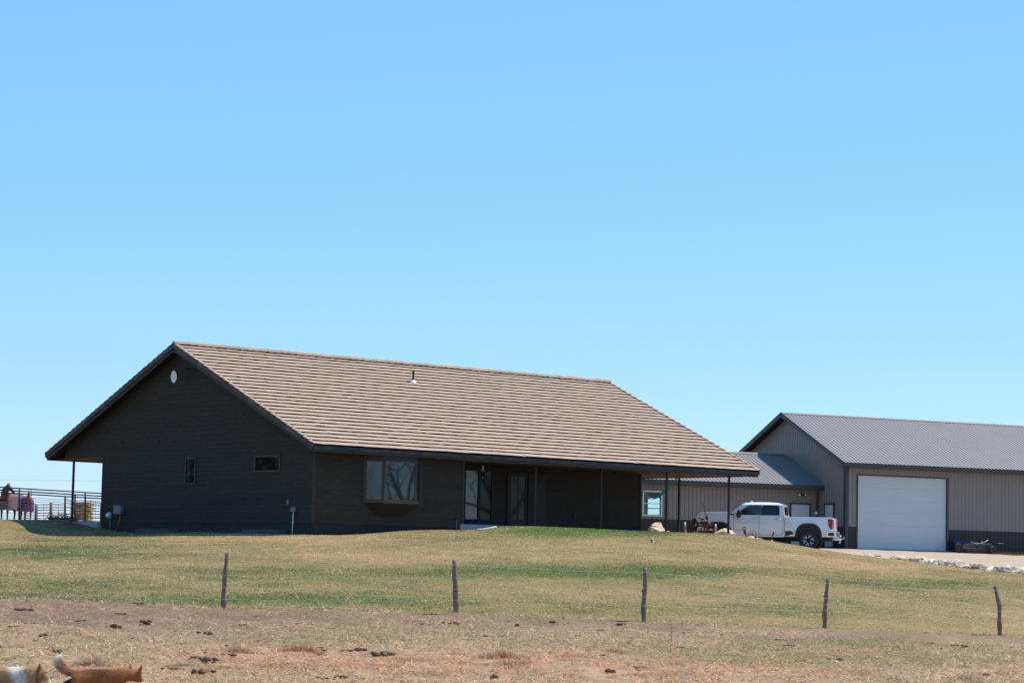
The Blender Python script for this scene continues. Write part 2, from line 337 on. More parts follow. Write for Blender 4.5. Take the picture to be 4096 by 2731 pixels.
def sparse():
    x, y = scatter(760000, 34, 55.2, .8, 1.5)
    z = gz(x, y); s = straw_w(x, y, z); rd = red_w(x, y, z); cl = fbm(x * 2.6, y * 1.8, 91); ok = (NR.rand(len(x)) < (.10 + .9 * s) * sst(cl, .32, .56)) & (y < fence_y(x) + .3); x, y, s, rd = x[ok], y[ok], s[ok], rd[ok]
    n = len(x); L = .025 + .16 * NR.rand(n) ** 3; dk = NR.rand(n) < .33
    isr = (NR.rand(n) < rd * .85)
    col = np.where(isr[:, None], RED * (.7 + .9 * NR.rand(n, 1)), STRAW * (.5 + 1.0 * NR.rand(n, 1) ** 1.5)); col = np.where(dk[:, None], col * .22, col)  # darkened third of the strands paints shadow between the straws
    hh = np.where(NR.rand(n) < .12, .6, .2) * L
    o = blades('straw_litter', x, y, hh, .008 + .010 * NR.rand(n), L, col, M_STRAW, .006)
    tag(o, 'loose straw and hay litter strewn over the trampled dirt', 'straw', kind='stuff')
    x, y = scatter(200000, 38, 55.2, .8, 1.5); ok = (pad_green(x, y, gz(x, y)) * .9 > NR.rand(len(x))) & (y < fence_y(x) + .2); x, y = x[ok], y[ok]; n = len(x)
    col = mixc(GRN * 1.3, STRAW * .8, NR.rand(n) ** 1.4)
    o = blades('sparse_grass', x, y, .02 + .04 * NR.rand(n), .008 + .006 * NR.rand(n), .02 + .03 * NR.rand(n), col, M_BLADE)
    tag(o, 'sparse thin grass growing in patches of the trampled dirt', 'grass', kind='stuff')
sparse()
# ---------------------------------------------------------------- materials
M_TILE = mat('roof_tile', (.375, .275, .215), .85, var=.10, scale=1.2, bump=.004, bscale=60, attr=True, spec=.2)
M_TRIMTILE = mat('rake_tile', (.13, .085, .072), .85, var=.25, scale=4, bump=.004, bscale=50, attr=True, spec=.2)
M_FASCIA = mat('fascia_paint', (.031, .028, .030), .6, var=.10, scale=3, spec=.35)
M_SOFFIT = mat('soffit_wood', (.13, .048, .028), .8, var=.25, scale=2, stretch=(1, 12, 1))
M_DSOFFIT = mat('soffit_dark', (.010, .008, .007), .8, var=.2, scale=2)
M_SIDING = mat('lap_siding', (.038, .029, .022), .8, var=.22, scale=2.2, stretch=(1, 1, 5), bump=.002, bscale=40, attr=True, spec=.25)
M_WTRIM = mat('window_trim', (.062, .046, .037), .6, var=.08, scale=4, spec=.3)
M_DTRIM = mat('corner_trim', (.040, .034, .029), .7, var=.1, scale=4, spec=.3)
M_CONC = mat('concrete', (.33, .32, .31), .9, var=.12, scale=2.5, bump=.003, bscale=30)
M_FOUND = mat('foundation_coating', (.017, .016, .017), .85, var=.3, scale=1.5)
M_POST = mat('rusty_post', (.028, .016, .014), .7, var=.35, scale=5, col2=(.06, .026, .021))
M_GLASS = mat('window_glass', (.004, .014, .022), .02, var=.2, scale=.8, spec=.6, coat=.5)
M_VENT = mat('dark_vent', (.02, .018, .018), .7)
M_GREYBOX = mat('grey_plastic', (.15, .155, .17), .5, var=.06, scale=6)
M_WHITE = mat('white_plastic', (.72, .72, .72), .45, var=.04, scale=5)
M_GALV = mat('galvanised_steel', (.05, .058, .075), .5, metal=.4, var=.15, scale=6)
M_ORANGE = mat('orange_conduit', (.55, .07, .03), .5, var=.1, scale=8)
M_BLUE = mat('blue_tarp', (.010, .028, .15), .5, var=.3, scale=6, bump=.01, bscale=9)
def cvar(a=.06): return tuple([1 + (rnd.random() - .5) * 2 * a] * 3)
# ---------------------------------------------------------------- house
W, L, RISE, ZE = 19.409, 24.487, 4.293, 6.57
OG, OF, ZF, ZS = .477, .58, 3.57, 6.30
PT = RISE / (W / 2); SLN = math.hypot(W / 2, RISE)
house = empty('ranch_house', (HX, HY, 0), PSI, 'long dark brown ranch house with pinkish tan tile roof and open porch posts', 'house')
def lap(m, pa, pb, z0, z1, edge=None, step=.19, out=.015, nrm=None):
    """lap boards between two plan points; edge(z) gives the fractions where the wall starts and ends at height z"""
    pa, pb = Vector((*pa, 0)), Vector((*pb, 0)); d = pb - pa; n = Vector((nrm[0], nrm[1], 0)) if nrm else Vector((d.y, -d.x, 0)).normalized()
    z = z0
    while z < z1 - .01:
        zt = min(z + step, z1); e0 = edge(z) if edge else (0, 1); e1 = edge(zt) if edge else (0, 1)
        if e0[1] <= e0[0]: break
        ln = d.length; cuts = [e0[0]]; t = e0[0] + rnd.uniform(.3, 3.4) / ln
        while t < e0[1] - .5 / ln: cuts.append(t); t += 3.66 / ln
        cuts.append(e0[1])
        for i in range(len(cuts) - 1):
            a0, a1 = cuts[i], cuts[i + 1]; b0 = e1[0] if i == 0 else min(max(a0, e1[0]), e1[1]); b1 = e1[1] if i == len(cuts) - 2 else min(max(a1, e1[0]), e1[1])
            if b1 < b0: b1 = b0
            m.cur = cvar(.09); o = n * out; o2 = n * .003; g = .003 / ln
            P = [pa + d * (a0 + g) + o + Vector((0, 0, z)), pa + d * (a1 - g) + o + Vector((0, 0, z)), pa + d * b1 + o2 + Vector((0, 0, zt)), pa + d * b0 + o2 + Vector((0, 0, zt))]
            m.quad(*P); Q = [P[1], P[0], pa + d * a0 + o2 + Vector((0, 0, z + .001)), pa + d * a1 + o2 + Vector((0, 0, z + .001))]; m.quad(*Q)
        z = zt
    m.cur = (1, 1, 1)
zsl = lambda b: ZE - .16 + PT * min(b, W - b)             # underside of the roof at plan depth b
BW, BP = 15.51, 18.1
# gable wall (faces the camera's left) with the porch-side triangle
g = MB()
def ge(z):   # b-range of the gable at height z, as fractions of OF..BP+
    b0 = max(OF, (z - ZE + .16) / PT); b1 = min(18.6, W - (z - ZE + .16) / PT)
    if z < 6.34: b1 = BW
    return ((18.6 - b1) / (18.6 - OF), (18.6 - b0) / (18.6 - OF))
lap(g, (OG, 18.6), (OG, OF), ZF, 6.34, ge); lap(g, (OG, 18.6), (OG, OF), 6.341, ZE - .16 + RISE, ge)
g.build('gable_wall', M_SIDING, house, fix=False)
f = MB(); lap(f, (OG, OF), (7.93, OF), ZF, ZS, None); f.build('front_wall', M_SIDING, house, fix=False)
f = MB(); lap(f, (7.93, 3.6), (20.72, 3.6), 3.78, ZS + .0, None); f.build('porch_wall', M_SIDING, house, fix=False)
f = MB(); lap(f, (20.72, 3.6), (20.72, BW), 3.6, ZS, None); lap(f, (20.72, BW), (OG, BW), 3.5, ZS); f.build('back_wall', M_SIDING, house, fix=False)
f = MB(); lap(f, (7.93, OF), (7.93, 3.6), 3.74, ZS)
f.build('side_wall', M_SIDING, house, fix=False)
ge2 = lambda z: (max(OF, (z - ZE + .16) / PT) / W, 1 - max(OF, (z - ZE + .16) / PT) / W)
f = MB(); lap(f, (L - OG, 0), (L - OG, W), 6.34, ZE - .16 + RISE, ge2); f.build('far_gable_wall', M_SIDING, house, fix=False)
fo = MB(); fo.box(OG + .02, 7.90, OF + .02, BW - .02, 2.6, ZF - .004); fo.box(7.905, 20.70, 3.62, BW - .02, 2.6, 3.70); fo.build('foundation', M_FOUND, house)
core = MB(); core.box(OG + .03, 7.9, OF + .03, BW - .03, ZF, ZS); core.box(7.905, 20.7, 3.63, BW - .03, 3.71, ZS - .003)
core.prism([(OF + .1, 6.345), (W - .9, 6.345), (W - .9, 6.6), (W / 2, ZE - .22 + RISE), (OF + .1, 6.43)], 0, OG + .03, OG + .1); core.build('wall_core', M_DSOFFIT, house)
for bx_ in ((OG - .028, OG - .0, BW - .07, BW + .02, ZF, 6.33), (OG - .028, OG + .06, OF - .028, OF + .05, ZF, ZS), (7.85, 7.96, OF - .028, OF + .06, ZF + .02, ZS), (20.66, 20.75, 3.572, 3.64, 3.78, ZS)):
    tr = MB(); tr.box(*bx_); tr.build('corner_trim', M_DTRIM, house)
# roof: tile courses on both slopes
NC = 27; ST = SLN / NC; TW = .335
def slope_pt(a, u, off, back):
    c, s = (W / 2) / SLN, RISE / SLN; b = u * c; z = ZE - .075 + u * s; b -= off * s; z += off * c
    return Vector((a, W - b if back else b, z))
roof = MB()
for back in (False, True):
    for k in range(NC):
        a = .0 - (TW / 2 if k % 2 else 0)
        rowj = rnd.uniform(-.004, .004)
        while a < L:
            a0, a1 = max(a, 0.0), min(a + TW, L)
            if a1 - a0 > .02:
                j = rnd.uniform(-.009, .009) + rowj; h = .090 + rnd.uniform(-.006, .006); u0 = k * ST + j - (.02 if k == 0 else 0); u1 = (k + 1) * ST + .01
                t = cvar(.028); s_ = rnd.random(); roof.cur = (t[0] * (1 + .015 * s_), t[1], t[2] * (1 + .05 * (s_ - .4)))
                A, B = a0 + .0008, a1 - .0008
                P = [slope_pt(A, u0, h, back), slope_pt(B, u0, h, back), slope_pt(B, u1, h - .054, back), slope_pt(A, u1, h - .054, back), slope_pt(A, u0 + .002, h - .016, back), slope_pt(B, u0 + .002, h - .016, back), slope_pt(B, u0 + .10, h - .02, back), slope_pt(A, u0 + .10, h - .02, back)]
                F = [(0, 1, 2, 3), (4, 5, 1, 0), (7, 6, 5, 4)]
                P += [slope_pt(A, u1, .0, back), slope_pt(B, u1, .0, back)]; F += [(0, 3, 8, 4), (1, 5, 9, 2)]
                roof.add(P, F)
            a += TW
roof = roof.build('roof', M_TILE, house, fix=False)
dk = MB()
for back in (False, True):
    q = [slope_pt(-.0, 0, 0, back), slope_pt(L, 0, 0, back), slope_pt(L, SLN, 0, back), slope_pt(0, SLN, 0, back)]
    r = [slope_pt(-.0, 0, -.05, back), slope_pt(L, 0, -.05, back), slope_pt(L, SLN, -.05, back), slope_pt(0, SLN, -.05, back)]
    dk.quad(*r); dk.quad(*q)
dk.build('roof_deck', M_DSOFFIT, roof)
rb_ = MB(); rb_.box(.02, L - .02, W / 2 - .13, W / 2 + .13, ZE + RISE - .25, ZE + RISE + .03); rb_.build('dark_gap_filler', M_VENT, roof)  # dark box added to block the sky and blacken the gap under the caps
rc = MB(); a = -.02
while a < L - .3:
    rc.cur = cvar(.12); h0, h1 = .125 + rnd.uniform(-.008, .012), .085; zr = ZE + RISE
    A, B = a, a + .40
    sec = lambda h, w_: [(W / 2 - w_, zr + h - .13), (W / 2 - w_ * .62, zr + h - .035), (W / 2 - .03, zr + h), (W / 2 + .03, zr + h), (W / 2 + w_ * .62, zr + h - .035), (W / 2 + w_, zr + h - .13)]
    p0 = [Vector((A, *s_)) for s_ in sec(h0 - .03, .155)]; p1 = [Vector((B, *s_)) for s_ in sec(h0, .17)]; n = 6
    # laid so that the raised end of each cap overlaps the next
    rc.add(p0 + p1, [(i, i + 1, n + i + 1, n + i) for i in range(n - 1)] + [tuple(range(n)), tuple(range(n, 2 * n))])
    a += .36
rc.build('ridge_cap', M_TILE, roof)
for gx, sg in ((0, -1), (L, 1)):
    rt = MB()
    for back in (False, True):
        for k in range(NC):
            rt.cur = cvar(.22); u0, u1 = k * ST - .01, (k + 1) * ST + .03
            o0, o1 = (gx - .05, gx + .035) if sg < 0 else (gx - .035, gx + .05)
            P = []
            for aa in (o0, o1):
                P += [slope_pt(aa, u0, .10, back), slope_pt(aa, u1, .066, back), slope_pt(aa, u1, -.115, back), slope_pt(aa, u0, -.095, back)]
            rt.add(P, [(0, 1, 2, 3), (4, 7, 6, 5), (0, 4, 5, 1), (2, 6, 7, 3), (0, 3, 7, 4), (1, 5, 6, 2)])
            # pale top surface of the rake piece in the field colour
    rt.build('rake_tile', M_TRIMTILE, roof)
    tp = MB()
    for back in (False, True):
        for k in range(NC):
            tp.cur = cvar(.09); u0, u1 = k * ST - .012, (k + 1) * ST + .028
            o0, o1 = (gx - .052, gx + .11) if sg < 0 else (gx - .11, gx + .052)
            tp.quad(slope_pt(o0, u0, .106, back), slope_pt(o1, u0, .106, back), slope_pt(o1, u1, .072, back), slope_pt(o0, u1, .072, back))
    tp.build('rake_cap', M_TILE, roof, fix=False)
    fb = MB()
    for back in (False, True):
        o0, o1 = (gx + .0, gx + .035) if sg < 0 else (gx - .035, gx - .0)
        P = []
        for aa in (o0, o1): P += [slope_pt(aa, -.0, -.10, back), slope_pt(aa, SLN, -.10, back), slope_pt(aa, SLN - .0, -.245, back), slope_pt(aa, .08, -.245, back)]
        fb.add(P, [(0, 1, 2, 3), (4, 7, 6, 5), (0, 4, 5, 1), (2, 6, 7, 3), (0, 3, 7, 4), (1, 5, 6, 2)])
    fb.build('rake_board', M_FASCIA, roof)
    sf = MB()
    for back in (False, True):
        o0, o1 = (gx + .036, gx + OG) if sg < 0 else (gx - OG, gx - .036)
        sf.quad(slope_pt(o0, .1, -.15, back), slope_pt(o1, .1, -.15, back), slope_pt(o1, SLN - .1, -.15, back), slope_pt(o0, SLN - .1, -.15, back))
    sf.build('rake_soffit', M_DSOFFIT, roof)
fa = MB()
for y0, y1, y2 in ((.02, .05, -.035), (W - .02, W - .05, W + .035)):
    fa.box(0.04, L - .04, min(y0, y1), max(y0, y1), ZS - .04, ZE - .10)
    fa.box(0.0, L - .0, min(y0, y2), max(y0, y2), ZE - .215, ZE - .075)       # gutter strip standing proud
fa.build('fascia', M_FASCIA, roof)
sf = MB(); sf.box(OG, L - .04, .051, OF + .3, ZS + .002, ZS + .02); sf.box(OG, L - .04, OF + .301, W - .06, ZS + .012, ZS + .03); sf.build('eave_soffit', M_SOFFIT, roof)
bm_ = MB(); bm_.box(8.0, L - OG + .05, OF - .06, OF + .06, ZS - .02, ZS + .0015); bm_.build('porch_beam', M_SOFFIT, house); bm_ = MB(); bm_.box(L - OG - .02, L - OG + .12, OF + .061, W - 1, ZS - .03, ZS + .01); bm_.build('porch_beam', M_SOFFIT, house); bm_ = MB(); bm_.box(OG - .02, OG + .06, BW + .03, 18.5, 6.29, 6.339); bm_.build('porch_beam', M_SOFFIT, house)
best = min(((abs(q[0] - 1654) + abs(q[1] - 1531), a_, u_) for a_ in np.arange(7, 11, .1) for u_ in np.arange(5, 10.4, .1) for q in [pix(*(house.matrix_basis @ slope_pt(a_, u_, .05, False)))]))
vp = MB(); p = slope_pt(best[1], best[2], 0, False); vp.lathe([(.045, -.02), (.045, .50), (.052, .51), (.052, .54), (0, .54)], Matrix.Translation(p), 12)
vp.build('vent_pipe', M_VENT, roof)
vf = MB(); vf.lathe([(.17, .03), (.10, .12), (.06, .17)], Matrix.Translation(p), 14); vf.build('vent_flashing', M_WHITE, roof)
# porch posts
for a, b in ((11.76, OF), (15.47, OF), (19.34, OF), (23.19, OF), (23.13, 3.6), (23.13, 10.5), (.56, 18.0)):
    q = MB(); zb = 3.66 if a > 1 else 3.6; q.lathe([(.055, zb - .1), (.055, ZS + .01)], Matrix.Translation((a, b, 0)), 12)
    q.box(a - .09, a + .09, b - .09, b + .09, zb - .1, zb + .09); q.build('porch_post', M_POST, house)
sb = MB(); sb.box(7.76, L - .3, OF - .10, 3.59, 3.42, 3.742); sb.build('porch_slab', M_CONC, house, bevel=.012); sb = MB(); sb.box(20.75, L - .3, 3.591, BW, 3.42, 3.742); sb.build('porch_slab', M_CONC, house, bevel=.012); sb = MB(); sb.box(0.3, 8, BW + .05, 18.4, 3.3, 3.6); sb.build('porch_slab', M_CONC, house, bevel=.012)
# windows
def window(par, P0, ex, z0, z1, w_, frame=.06, out=(0, -1), mf=None, mg=None, mull=(), depth=.05, name='window'):
    """P0 plan point of the lower left outer corner, ex unit plan vector along the width, out outward unit vector"""
    ex = Vector((*ex, 0)); ou = Vector((*out, 0)); P0 = Vector((*P0, 0)); mf = mf or M_WTRIM
    def bx(m, u0, u1, v0, v1, d0, d1):
        v = [P0 + ex * u + ou * d + Vector((0, 0, z)) for z in (v0, v1) for d in (d0, d1) for u in (u0, u1)]
        m.add(v, [(0, 2, 3, 1), (4, 5, 7, 6), (0, 1, 5, 4), (2, 6, 7, 3), (0, 4, 6, 2), (1, 3, 7, 5)])
    m = MB(); bx(m, 0, frame, z0, z1, 0, depth); bx(m, w_ - frame, w_, z0, z1, 0, depth); bx(m, frame, w_ - frame, z0, z0 + frame, 0, depth - .003); bx(m, frame, w_ - frame, z1 - frame, z1, 0, depth - .003)
    for h in mull: bx(m, frame, w_ - frame, h - .02, h + .02, 0, depth - .006)
    fo_ = m.build(name, mf, par)
    q = MB(); bx(q, frame, w_ - frame, z0 + frame, z1 - frame, .012, .018); q.build('pane', mg or M_GLASS, fo_)
    return fo_
M_GLASSD = mat('dim_reflection_glass', (.006, .006, .006), .03, spec=.22)  # window glass again, dimmer reflections set by darker colour and lower specular
window(house, (OG, 9.25), (0, -1), 5.13, 6.21, .75, .06, (-1, 0), mg=M_GLASSD)
window(house, (OG, 4.42), (0, -1), 5.56, 6.21, 1.70, .06, (-1, 0), mg=M_GLASSD)
for b in (17.37, 14.16, 11.40):
    v = MB(); v.box(OG - .02, OG - .0, b - .10, b + .10, 6.79, 6.95); v.box(OG - .05, OG - .02, b - .12, b + .12, 6.95, 6.97)
    for k in range(3): v.box(OG - .035, OG - .021, b - .09, b + .09, 6.81 + k * .05, 6.825 + k * .05)
    v.build('wall_vent', M_VENT, house)
v = MB(); v.box(OG - .03, OG - .0, 8.77, 9.43, 9.68, 9.95)
for k in range(6): v.bar((OG - .045, 8.8, 9.71 + k * .04), (OG - .045, 9.4, 9.71 + k * .04), .03, .006)
v.build('gable_vent', M_VENT, house)
# bay window
bay = empty('bay_window', (0, 0, 0)); bay.parent = house
oL, oR, iL, iR, D = 2.93, 5.68, 3.50, 5.11, .45; yb = OF; yf = OF - D
hd = MB(); hd.prism([(oL, yb), (iL, yf), (iR, yf), (oR, yb)], 2, 6.11, 6.298); hd.build('header', M_FASCIA, bay)
sh = MB(); sh.prism([(oL - .04, yb), (iL - .02, yf - .04), (iR + .02, yf - .04), (oR + .04, yb)], 2, 4.44, 4.50); sh.build('sill', M_WTRIM, bay)
bs = MB(); T = [(oL, yb, 4.44), (iL, yf, 4.44), (iR, yf, 4.44), (oR, yb, 4.44)]; Bq = [(3.42, yb, 3.94), (3.72, yb - .02, 3.94), (4.75, yb - .02, 3.94), (5.02, yb, 3.94)]
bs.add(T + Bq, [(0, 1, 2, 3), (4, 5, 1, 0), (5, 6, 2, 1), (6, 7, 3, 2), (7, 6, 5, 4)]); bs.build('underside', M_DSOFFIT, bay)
for (x0, y0), (x1, y1) in (((oL, yb), (iL, yf)), ((iL, yf), (iR, yf)), ((iR, yf), (oR, yb))):
    d = Vector((x1 - x0, y1 - y0)); ln = d.length; d.normalize(); window(bay, (x0, y0), d, 4.502, 6.108, ln, .075, (d.y, -d.x), depth=.035)
for x in (oL - .10, oR):
    wt = MB(); wt.box(x, x + .10, OF - .03, OF - .0, 4.42, 6.29); wt.build('casing', M_DTRIM, bay)
# recessed porch wall: tall windows and doors
window(house, (10.50, 3.59), (1, 0), 3.98, 6.10, .80, .06, (0, -1), M_DTRIM); window(house, (11.31, 3.59), (1, 0), 3.98, 6.10, .74, .06, (0, -1), M_DTRIM, M_GLASSD)
M_SCREEN = mat('door_screen', (.010, .010, .011), .5, spec=.3)
def door(x0, x1, gx0, gx1, gz0, gm=M_GLASS):
    d = MB(); d.box(x0, x1, 3.545, 3.585, 3.80, 5.98); fr = MB(); fr.box(x0 - .07, x0 - .001, 3.53, 3.588, 3.78, 6.05); fr.box(x1 + .001, x1 + .07, 3.53, 3.588, 3.78, 6.05); fr.box(x0, x1, 3.53, 3.588, 5.985, 6.05)
    o = d.build('door', M_DTRIM, house); fr.build('frame', M_DTRIM, o)
    q = MB(); q.box(gx0, gx1, 3.538, 3.546, gz0, 5.88); q.build('pane', gm, o)
    k = MB(); k.sphere((x1 - .07, 3.50, 4.85), .03, 6); k.bar((x1 - .07, 3.545, 4.85), (x1 - .07, 3.50, 4.85), .02, .02); k.build('handle', M_GALV, o)
door(12.94, 13.88, 13.05, 13.80, 4.08, M_GLASSD); door(14.10, 15.10, 14.22, 14.98, 4.0, M_SCREEN)
wf = MB(); wf.box(13.42, 13.47, 3.525, 3.537, 4.08, 5.88); wf.build('door_mullion', M_DTRIM, house)
ol = MB(); ol.box(16.66, 16.78, 3.54, 3.585, 4.25, 4.45); ol.build('outlet_box', M_DTRIM, house, bevel=.008)
cl = MB(); cl.lathe([(.0, -.10), (.10, -.10), (.13, -.02), (.13, 0)], Matrix.Translation((18.5, 2.9, ZS)), 16); cl.build('porch_light', M_VENT, house)
# things on or by the house (world frame, so each stands alone)
def hthing(name, a, b, z, label, cat, group=None, rz=0): return empty(name, hw(a, b, z), PSI + rz, label, cat, group)
t = hthing('satellite_dish', OG, 9.1, 9.8, 'round pale satellite dish on an arm under the gable peak', 'satellite dish')
m = MB(); m.box(-.045, -.031, -.09, .09, -.12, .12); m.build('mount', M_VENT, t)
m = MB(); m.tube([(-.05, 0, 0), (-.30, .10, .02), (-.52, .28, -.28)], .022, 8); m.build('arm', M_VENT, t)
nrm = Vector((-.93, .10, -.05)).normalized(); Q = nrm.to_track_quat('Z', 'Y').to_matrix().to_4x4(); Td = Matrix.Translation((-.56, .34, -.32)) @ Q
m = MB(); m.lathe([(0, .0), (.12, .005), (.2, .015), (.245, .035), (.25, .045), (.247, .045), (.2, .006), (0, -.012)], Td, 28); dish = m.build('reflector', M_WHITE, t)
M_YEL = mat('faded_logo', (.45, .36, .18), .6)
m = MB()
for k in range(5): m.box(.02 * 0 - .012, .012, -.07 + k * .03, -.052 + k * .03, .012, .014, Td)
m.build('logo', M_YEL, dish)
t = hthing('electric_meter', OG, 14.72, 3.88, 'round glass electric meter on a thin grey conduit at the gable foot', 'meter')
m = MB(); m.box(-.10, -.016, -.12, .12, -.14, .14); m.build('socket_box', M_GREYBOX, t, bevel=.015)
m = MB(); m.lathe([(.095, 0), (.095, .10), (.08, .13), (0, .135)], Matrix.Translation((-.10, 0, 0)) @ Matrix.Rotation(-math.pi / 2, 4, 'Y'), 20); m.build('dial', M_WHITE, t)
m = MB(); m.tube([(-.06, -.02, -.14), (-.06, -.03, -.72)], .02, 8); m.build('conduit', M_GREYBOX, t)
t = hthing('utility_box', OG, 14.0, 3.92, 'pale grey utility box with an orange conduit below it', 'utility box')
m = MB(); m.box(-.20, -.016, -.27, .27, 0, .38); m.build('housing', M_GREYBOX, t, bevel=.02); m = MB(); m.box(-.212, -.201, -.10, .24, .03, .35); m.build('cover', M_GREYBOX, t)
m = MB(); m.tube([(-.1, -.12, 0), (-.1, -.13, -.2), (-.12, .06, -.66)], .03, 8); m.build('conduit', M_ORANGE, t)
t = hthing('junction_box', OG, 1.72, 4.0, 'small grey junction box on a white conduit near the house corner', 'utility box')
m = MB(); m.box(-.12, -.016, -.13, .13, 0, .19); m.build('housing', M_GREYBOX, t, bevel=.01); m = MB(); m.tube([(-.07, 0, 0), (-.07, .03, -.95)], .022, 8); m.build('conduit', M_WHITE, t)
m = MB(); m.box(-.06, -.016, -.06, .06, -.10, .10); o = m.build('outdoor_outlet', M_GREYBOX, None, bevel=.01, loc=hw(OG, 2.15, 4.37)); o.rotation_euler.z = PSI; tag(o, 'tiny grey outlet cover on dark gable siding above the junction box', 'outlet')
for b0, b1, ls in ((9.58, 12.37, 'left half-sunk galvanised window well below the gable'), (2.15, 4.77, 'pale galvanised window well nearest the house corner, below the gable')):
    m = MB(); n = 28; V = []
    for i in range(n * 4 + 1):
        t_ = math.pi * i / (n * 4); rr = 1 + .012 * math.sin(i * 1.6)
        V.append((-.75 * math.sin(t_) * rr, (b1 + b0) / 2 - OG * 0 + (b1 - b0) / 2 * math.cos(t_) * rr))
    zt = 3.33; m.add([(x, y, z) for z in (2.7, zt) for x, y in V], [(i, i + 1, len(V) + i + 1, len(V) + i) for i in range(len(V) - 1)])
    for s in range(len(V) - 1): m.quad((V[s][0], V[s][1], zt), (V[s + 1][0], V[s + 1][1], zt), (V[s + 1][0] * 1.05, V[s + 1][1], zt + .001), (V[s][0] * 1.05, V[s][1], zt + .001))
    o = m.build('window_well', M_GALV, None, loc=hw(OG - .01, 0, 0)); o.rotation_euler.z = PSI; tag(o, ls, 'window well')
t = hthing('standpipe', 7.51, OF - .12, 3.2, 'thin pale hydrant pipe standing by the porch corner', 'pipe')
m = MB(); m.tube([(0, 0, 0), (0, 0, .72)], .018, 8); m.build('pipe', M_GREYBOX, t); m = MB(); m.box(-.04, .04, -.03, .03, .72, .80); m.tube([(0, 0, .76), (.07, -.05, .74)], .014, 6); m.build('tap', M_VENT, t)
t = hthing('wind_chime', 9.2, .9, 6.0, 'small silver wind chime hanging under the porch eave', 'wind chime')
m = MB(); m.tube([(0, 0, .3), (0, 0, .12)], .004, 5); m.tube([(0, 0, .12), (0, 0, -.34)], .003, 5); m.build('cord', M_GREYBOX, t); m = MB(); m.lathe([(0, 0), (.05, 0), (.05, .015), (0, .02)], Matrix.Translation((0, 0, .11)), 12); m.build('top_disc', M_WHITE, t)
for k in range(4):
    m = MB(); a = k * 1.57; m.tube([(.035 * math.cos(a), .035 * math.sin(a), .11), (.035 * math.cos(a), .035 * math.sin(a), -.08)], .009, 6); m.build('tube', M_WHITE, t)
m = MB(); m.lathe([(0, -.36), (.02, -.36), (.02, -.33), (0, -.33)], None, 10); m.build('clapper', M_WHITE, t)
# crumpled tarp on the slab
m = MB(); n = 16; V = []
for i in range(n):
    for j in range(n):
        u, v_ = i / (n - 1), j / (n - 1); hgt = math.sin(math.pi * u) ** .6 * math.sin(math.pi * v_) ** .6 * (.20 + .13 * math.sin(9 * u + 4 * v_) * math.cos(7 * v_ - 3 * u)); V.append((u * 1.3 - .65, v_ * .8 - .4, hgt * .6 + .003))
m.smooth = True; m.add(V, [(i * n + j, i * n + j + 1, (i + 1) * n + j + 1, (i + 1) * n + j) for i in range(n - 1) for j in range(n - 1)])
o = m.build('tarp', M_BLUE, None, loc=hw(9.3, 1.5, 3.742)); o.rotation_euler.z = PSI; tag(o, 'crumpled bright blue tarp on the porch slab under the tall windows', 'tarp')
m = MB(); pts = [at(1905, 2125, 97.5), at(1930, 2120, 98.2), at(1960, 2113, 99.3), at(1985, 2109, 100.2)]
pts = [Vector((p.x, p.y, g1(p.x, p.y) + .03)) for p in pts]; m.tube(pts, .04, 6); o = m.build('garden_edging', M_CONC, None); tag(o, 'short curved pale concrete edging beside the porch slab', 'edging')
# ---------------------------------------------------------------- metal shop
M_MROOF = mat('metal_roof', (.165, .150, .152), .5, metal=.0, var=.06, scale=.8, attr=True, spec=.3)
M_MWALL = mat('taupe_metal_wall', (.215, .175, .148), .42, var=.05, scale=.7, spec=.6)
M_MDARK = mat('dark_metal_wainscot', (.026, .0215, .022), .5, var=.08, scale=.8, spec=.4)
M_MTRIM = mat('dark_metal_trim', (.045, .041, .043), .45, var=.06, scale=1, spec=.45)
M_GDOOR = mat('white_steel_door', (.52, .53, .55), .45, var=.03, scale=.8, spec=.4)
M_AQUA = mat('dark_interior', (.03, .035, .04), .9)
shop = empty('metal_shop', (SX, SY, 0), PS2, 'taupe metal shop building with dark ribbed roof, white overhead door and low wing', 'shop building')
W2, L2, RI2, ZE2, ZB = 11.988, 30.0, 2.74, 7.68, 3.39; O2 = .518; A2 = .472; P2 = RI2 / (W2 / 2); S2 = math.hypot(W2 / 2, RI2)
def ribs_wall(m, pa, pb, z0f, z1f, out, sp=.2286, rw=.032, rh=.022, full=True):
    """ribbed sheet between plan points; z0f/z1f functions of distance"""
    pa, pb = Vector((*pa, 0)), Vector((*pb, 0)); d = pb - pa; ln = d.length; d.normalize(); o = Vector((*out, 0)); s = 0.0
    while s < ln - 1e-6:
        e = min(s + sp, ln); xs = [(s, 0), (e - 2.2 * rw if e - s > 3 * rw else e, 0)]
        if e - s > 3 * rw: xs += [(e - 1.6 * rw, rh), (e - .6 * rw, rh), (e, 0)]
        for (u0, h0), (u1, h1) in zip(xs, xs[1:]):
            P = [pa + d * u + o * h for u, h in ((u0, h0), (u1, h1))]
            m.quad(P[0] + Vector((0, 0, z0f(u0))), P[1] + Vector((0, 0, z0f(u1))), P[1] + Vector((0, 0, z1f(u1))), P[0] + Vector((0, 0, z1f(u0))))
        s = e
k_ = lambda v: (lambda u: v)
DA0, DA1, DZ = 1.19, 6.61, 7.07; WZ = 4.47
m = MB(); ribs_wall(m, (A2, O2), (DA0 - .09, O2), k_(WZ), k_(ZE2 - .2), (0, -1)); ribs_wall(m, (DA1 + .09, O2), (L2 - A2, O2), k_(WZ), k_(ZE2 - .2), (0, -1)); ribs_wall(m, (DA0 - .09, O2), (DA1 + .09, O2), k_(DZ + .07), k_(ZE2 - .2), (0, -1))
m.build('front_wall', M_MWALL, shop, fix=False)
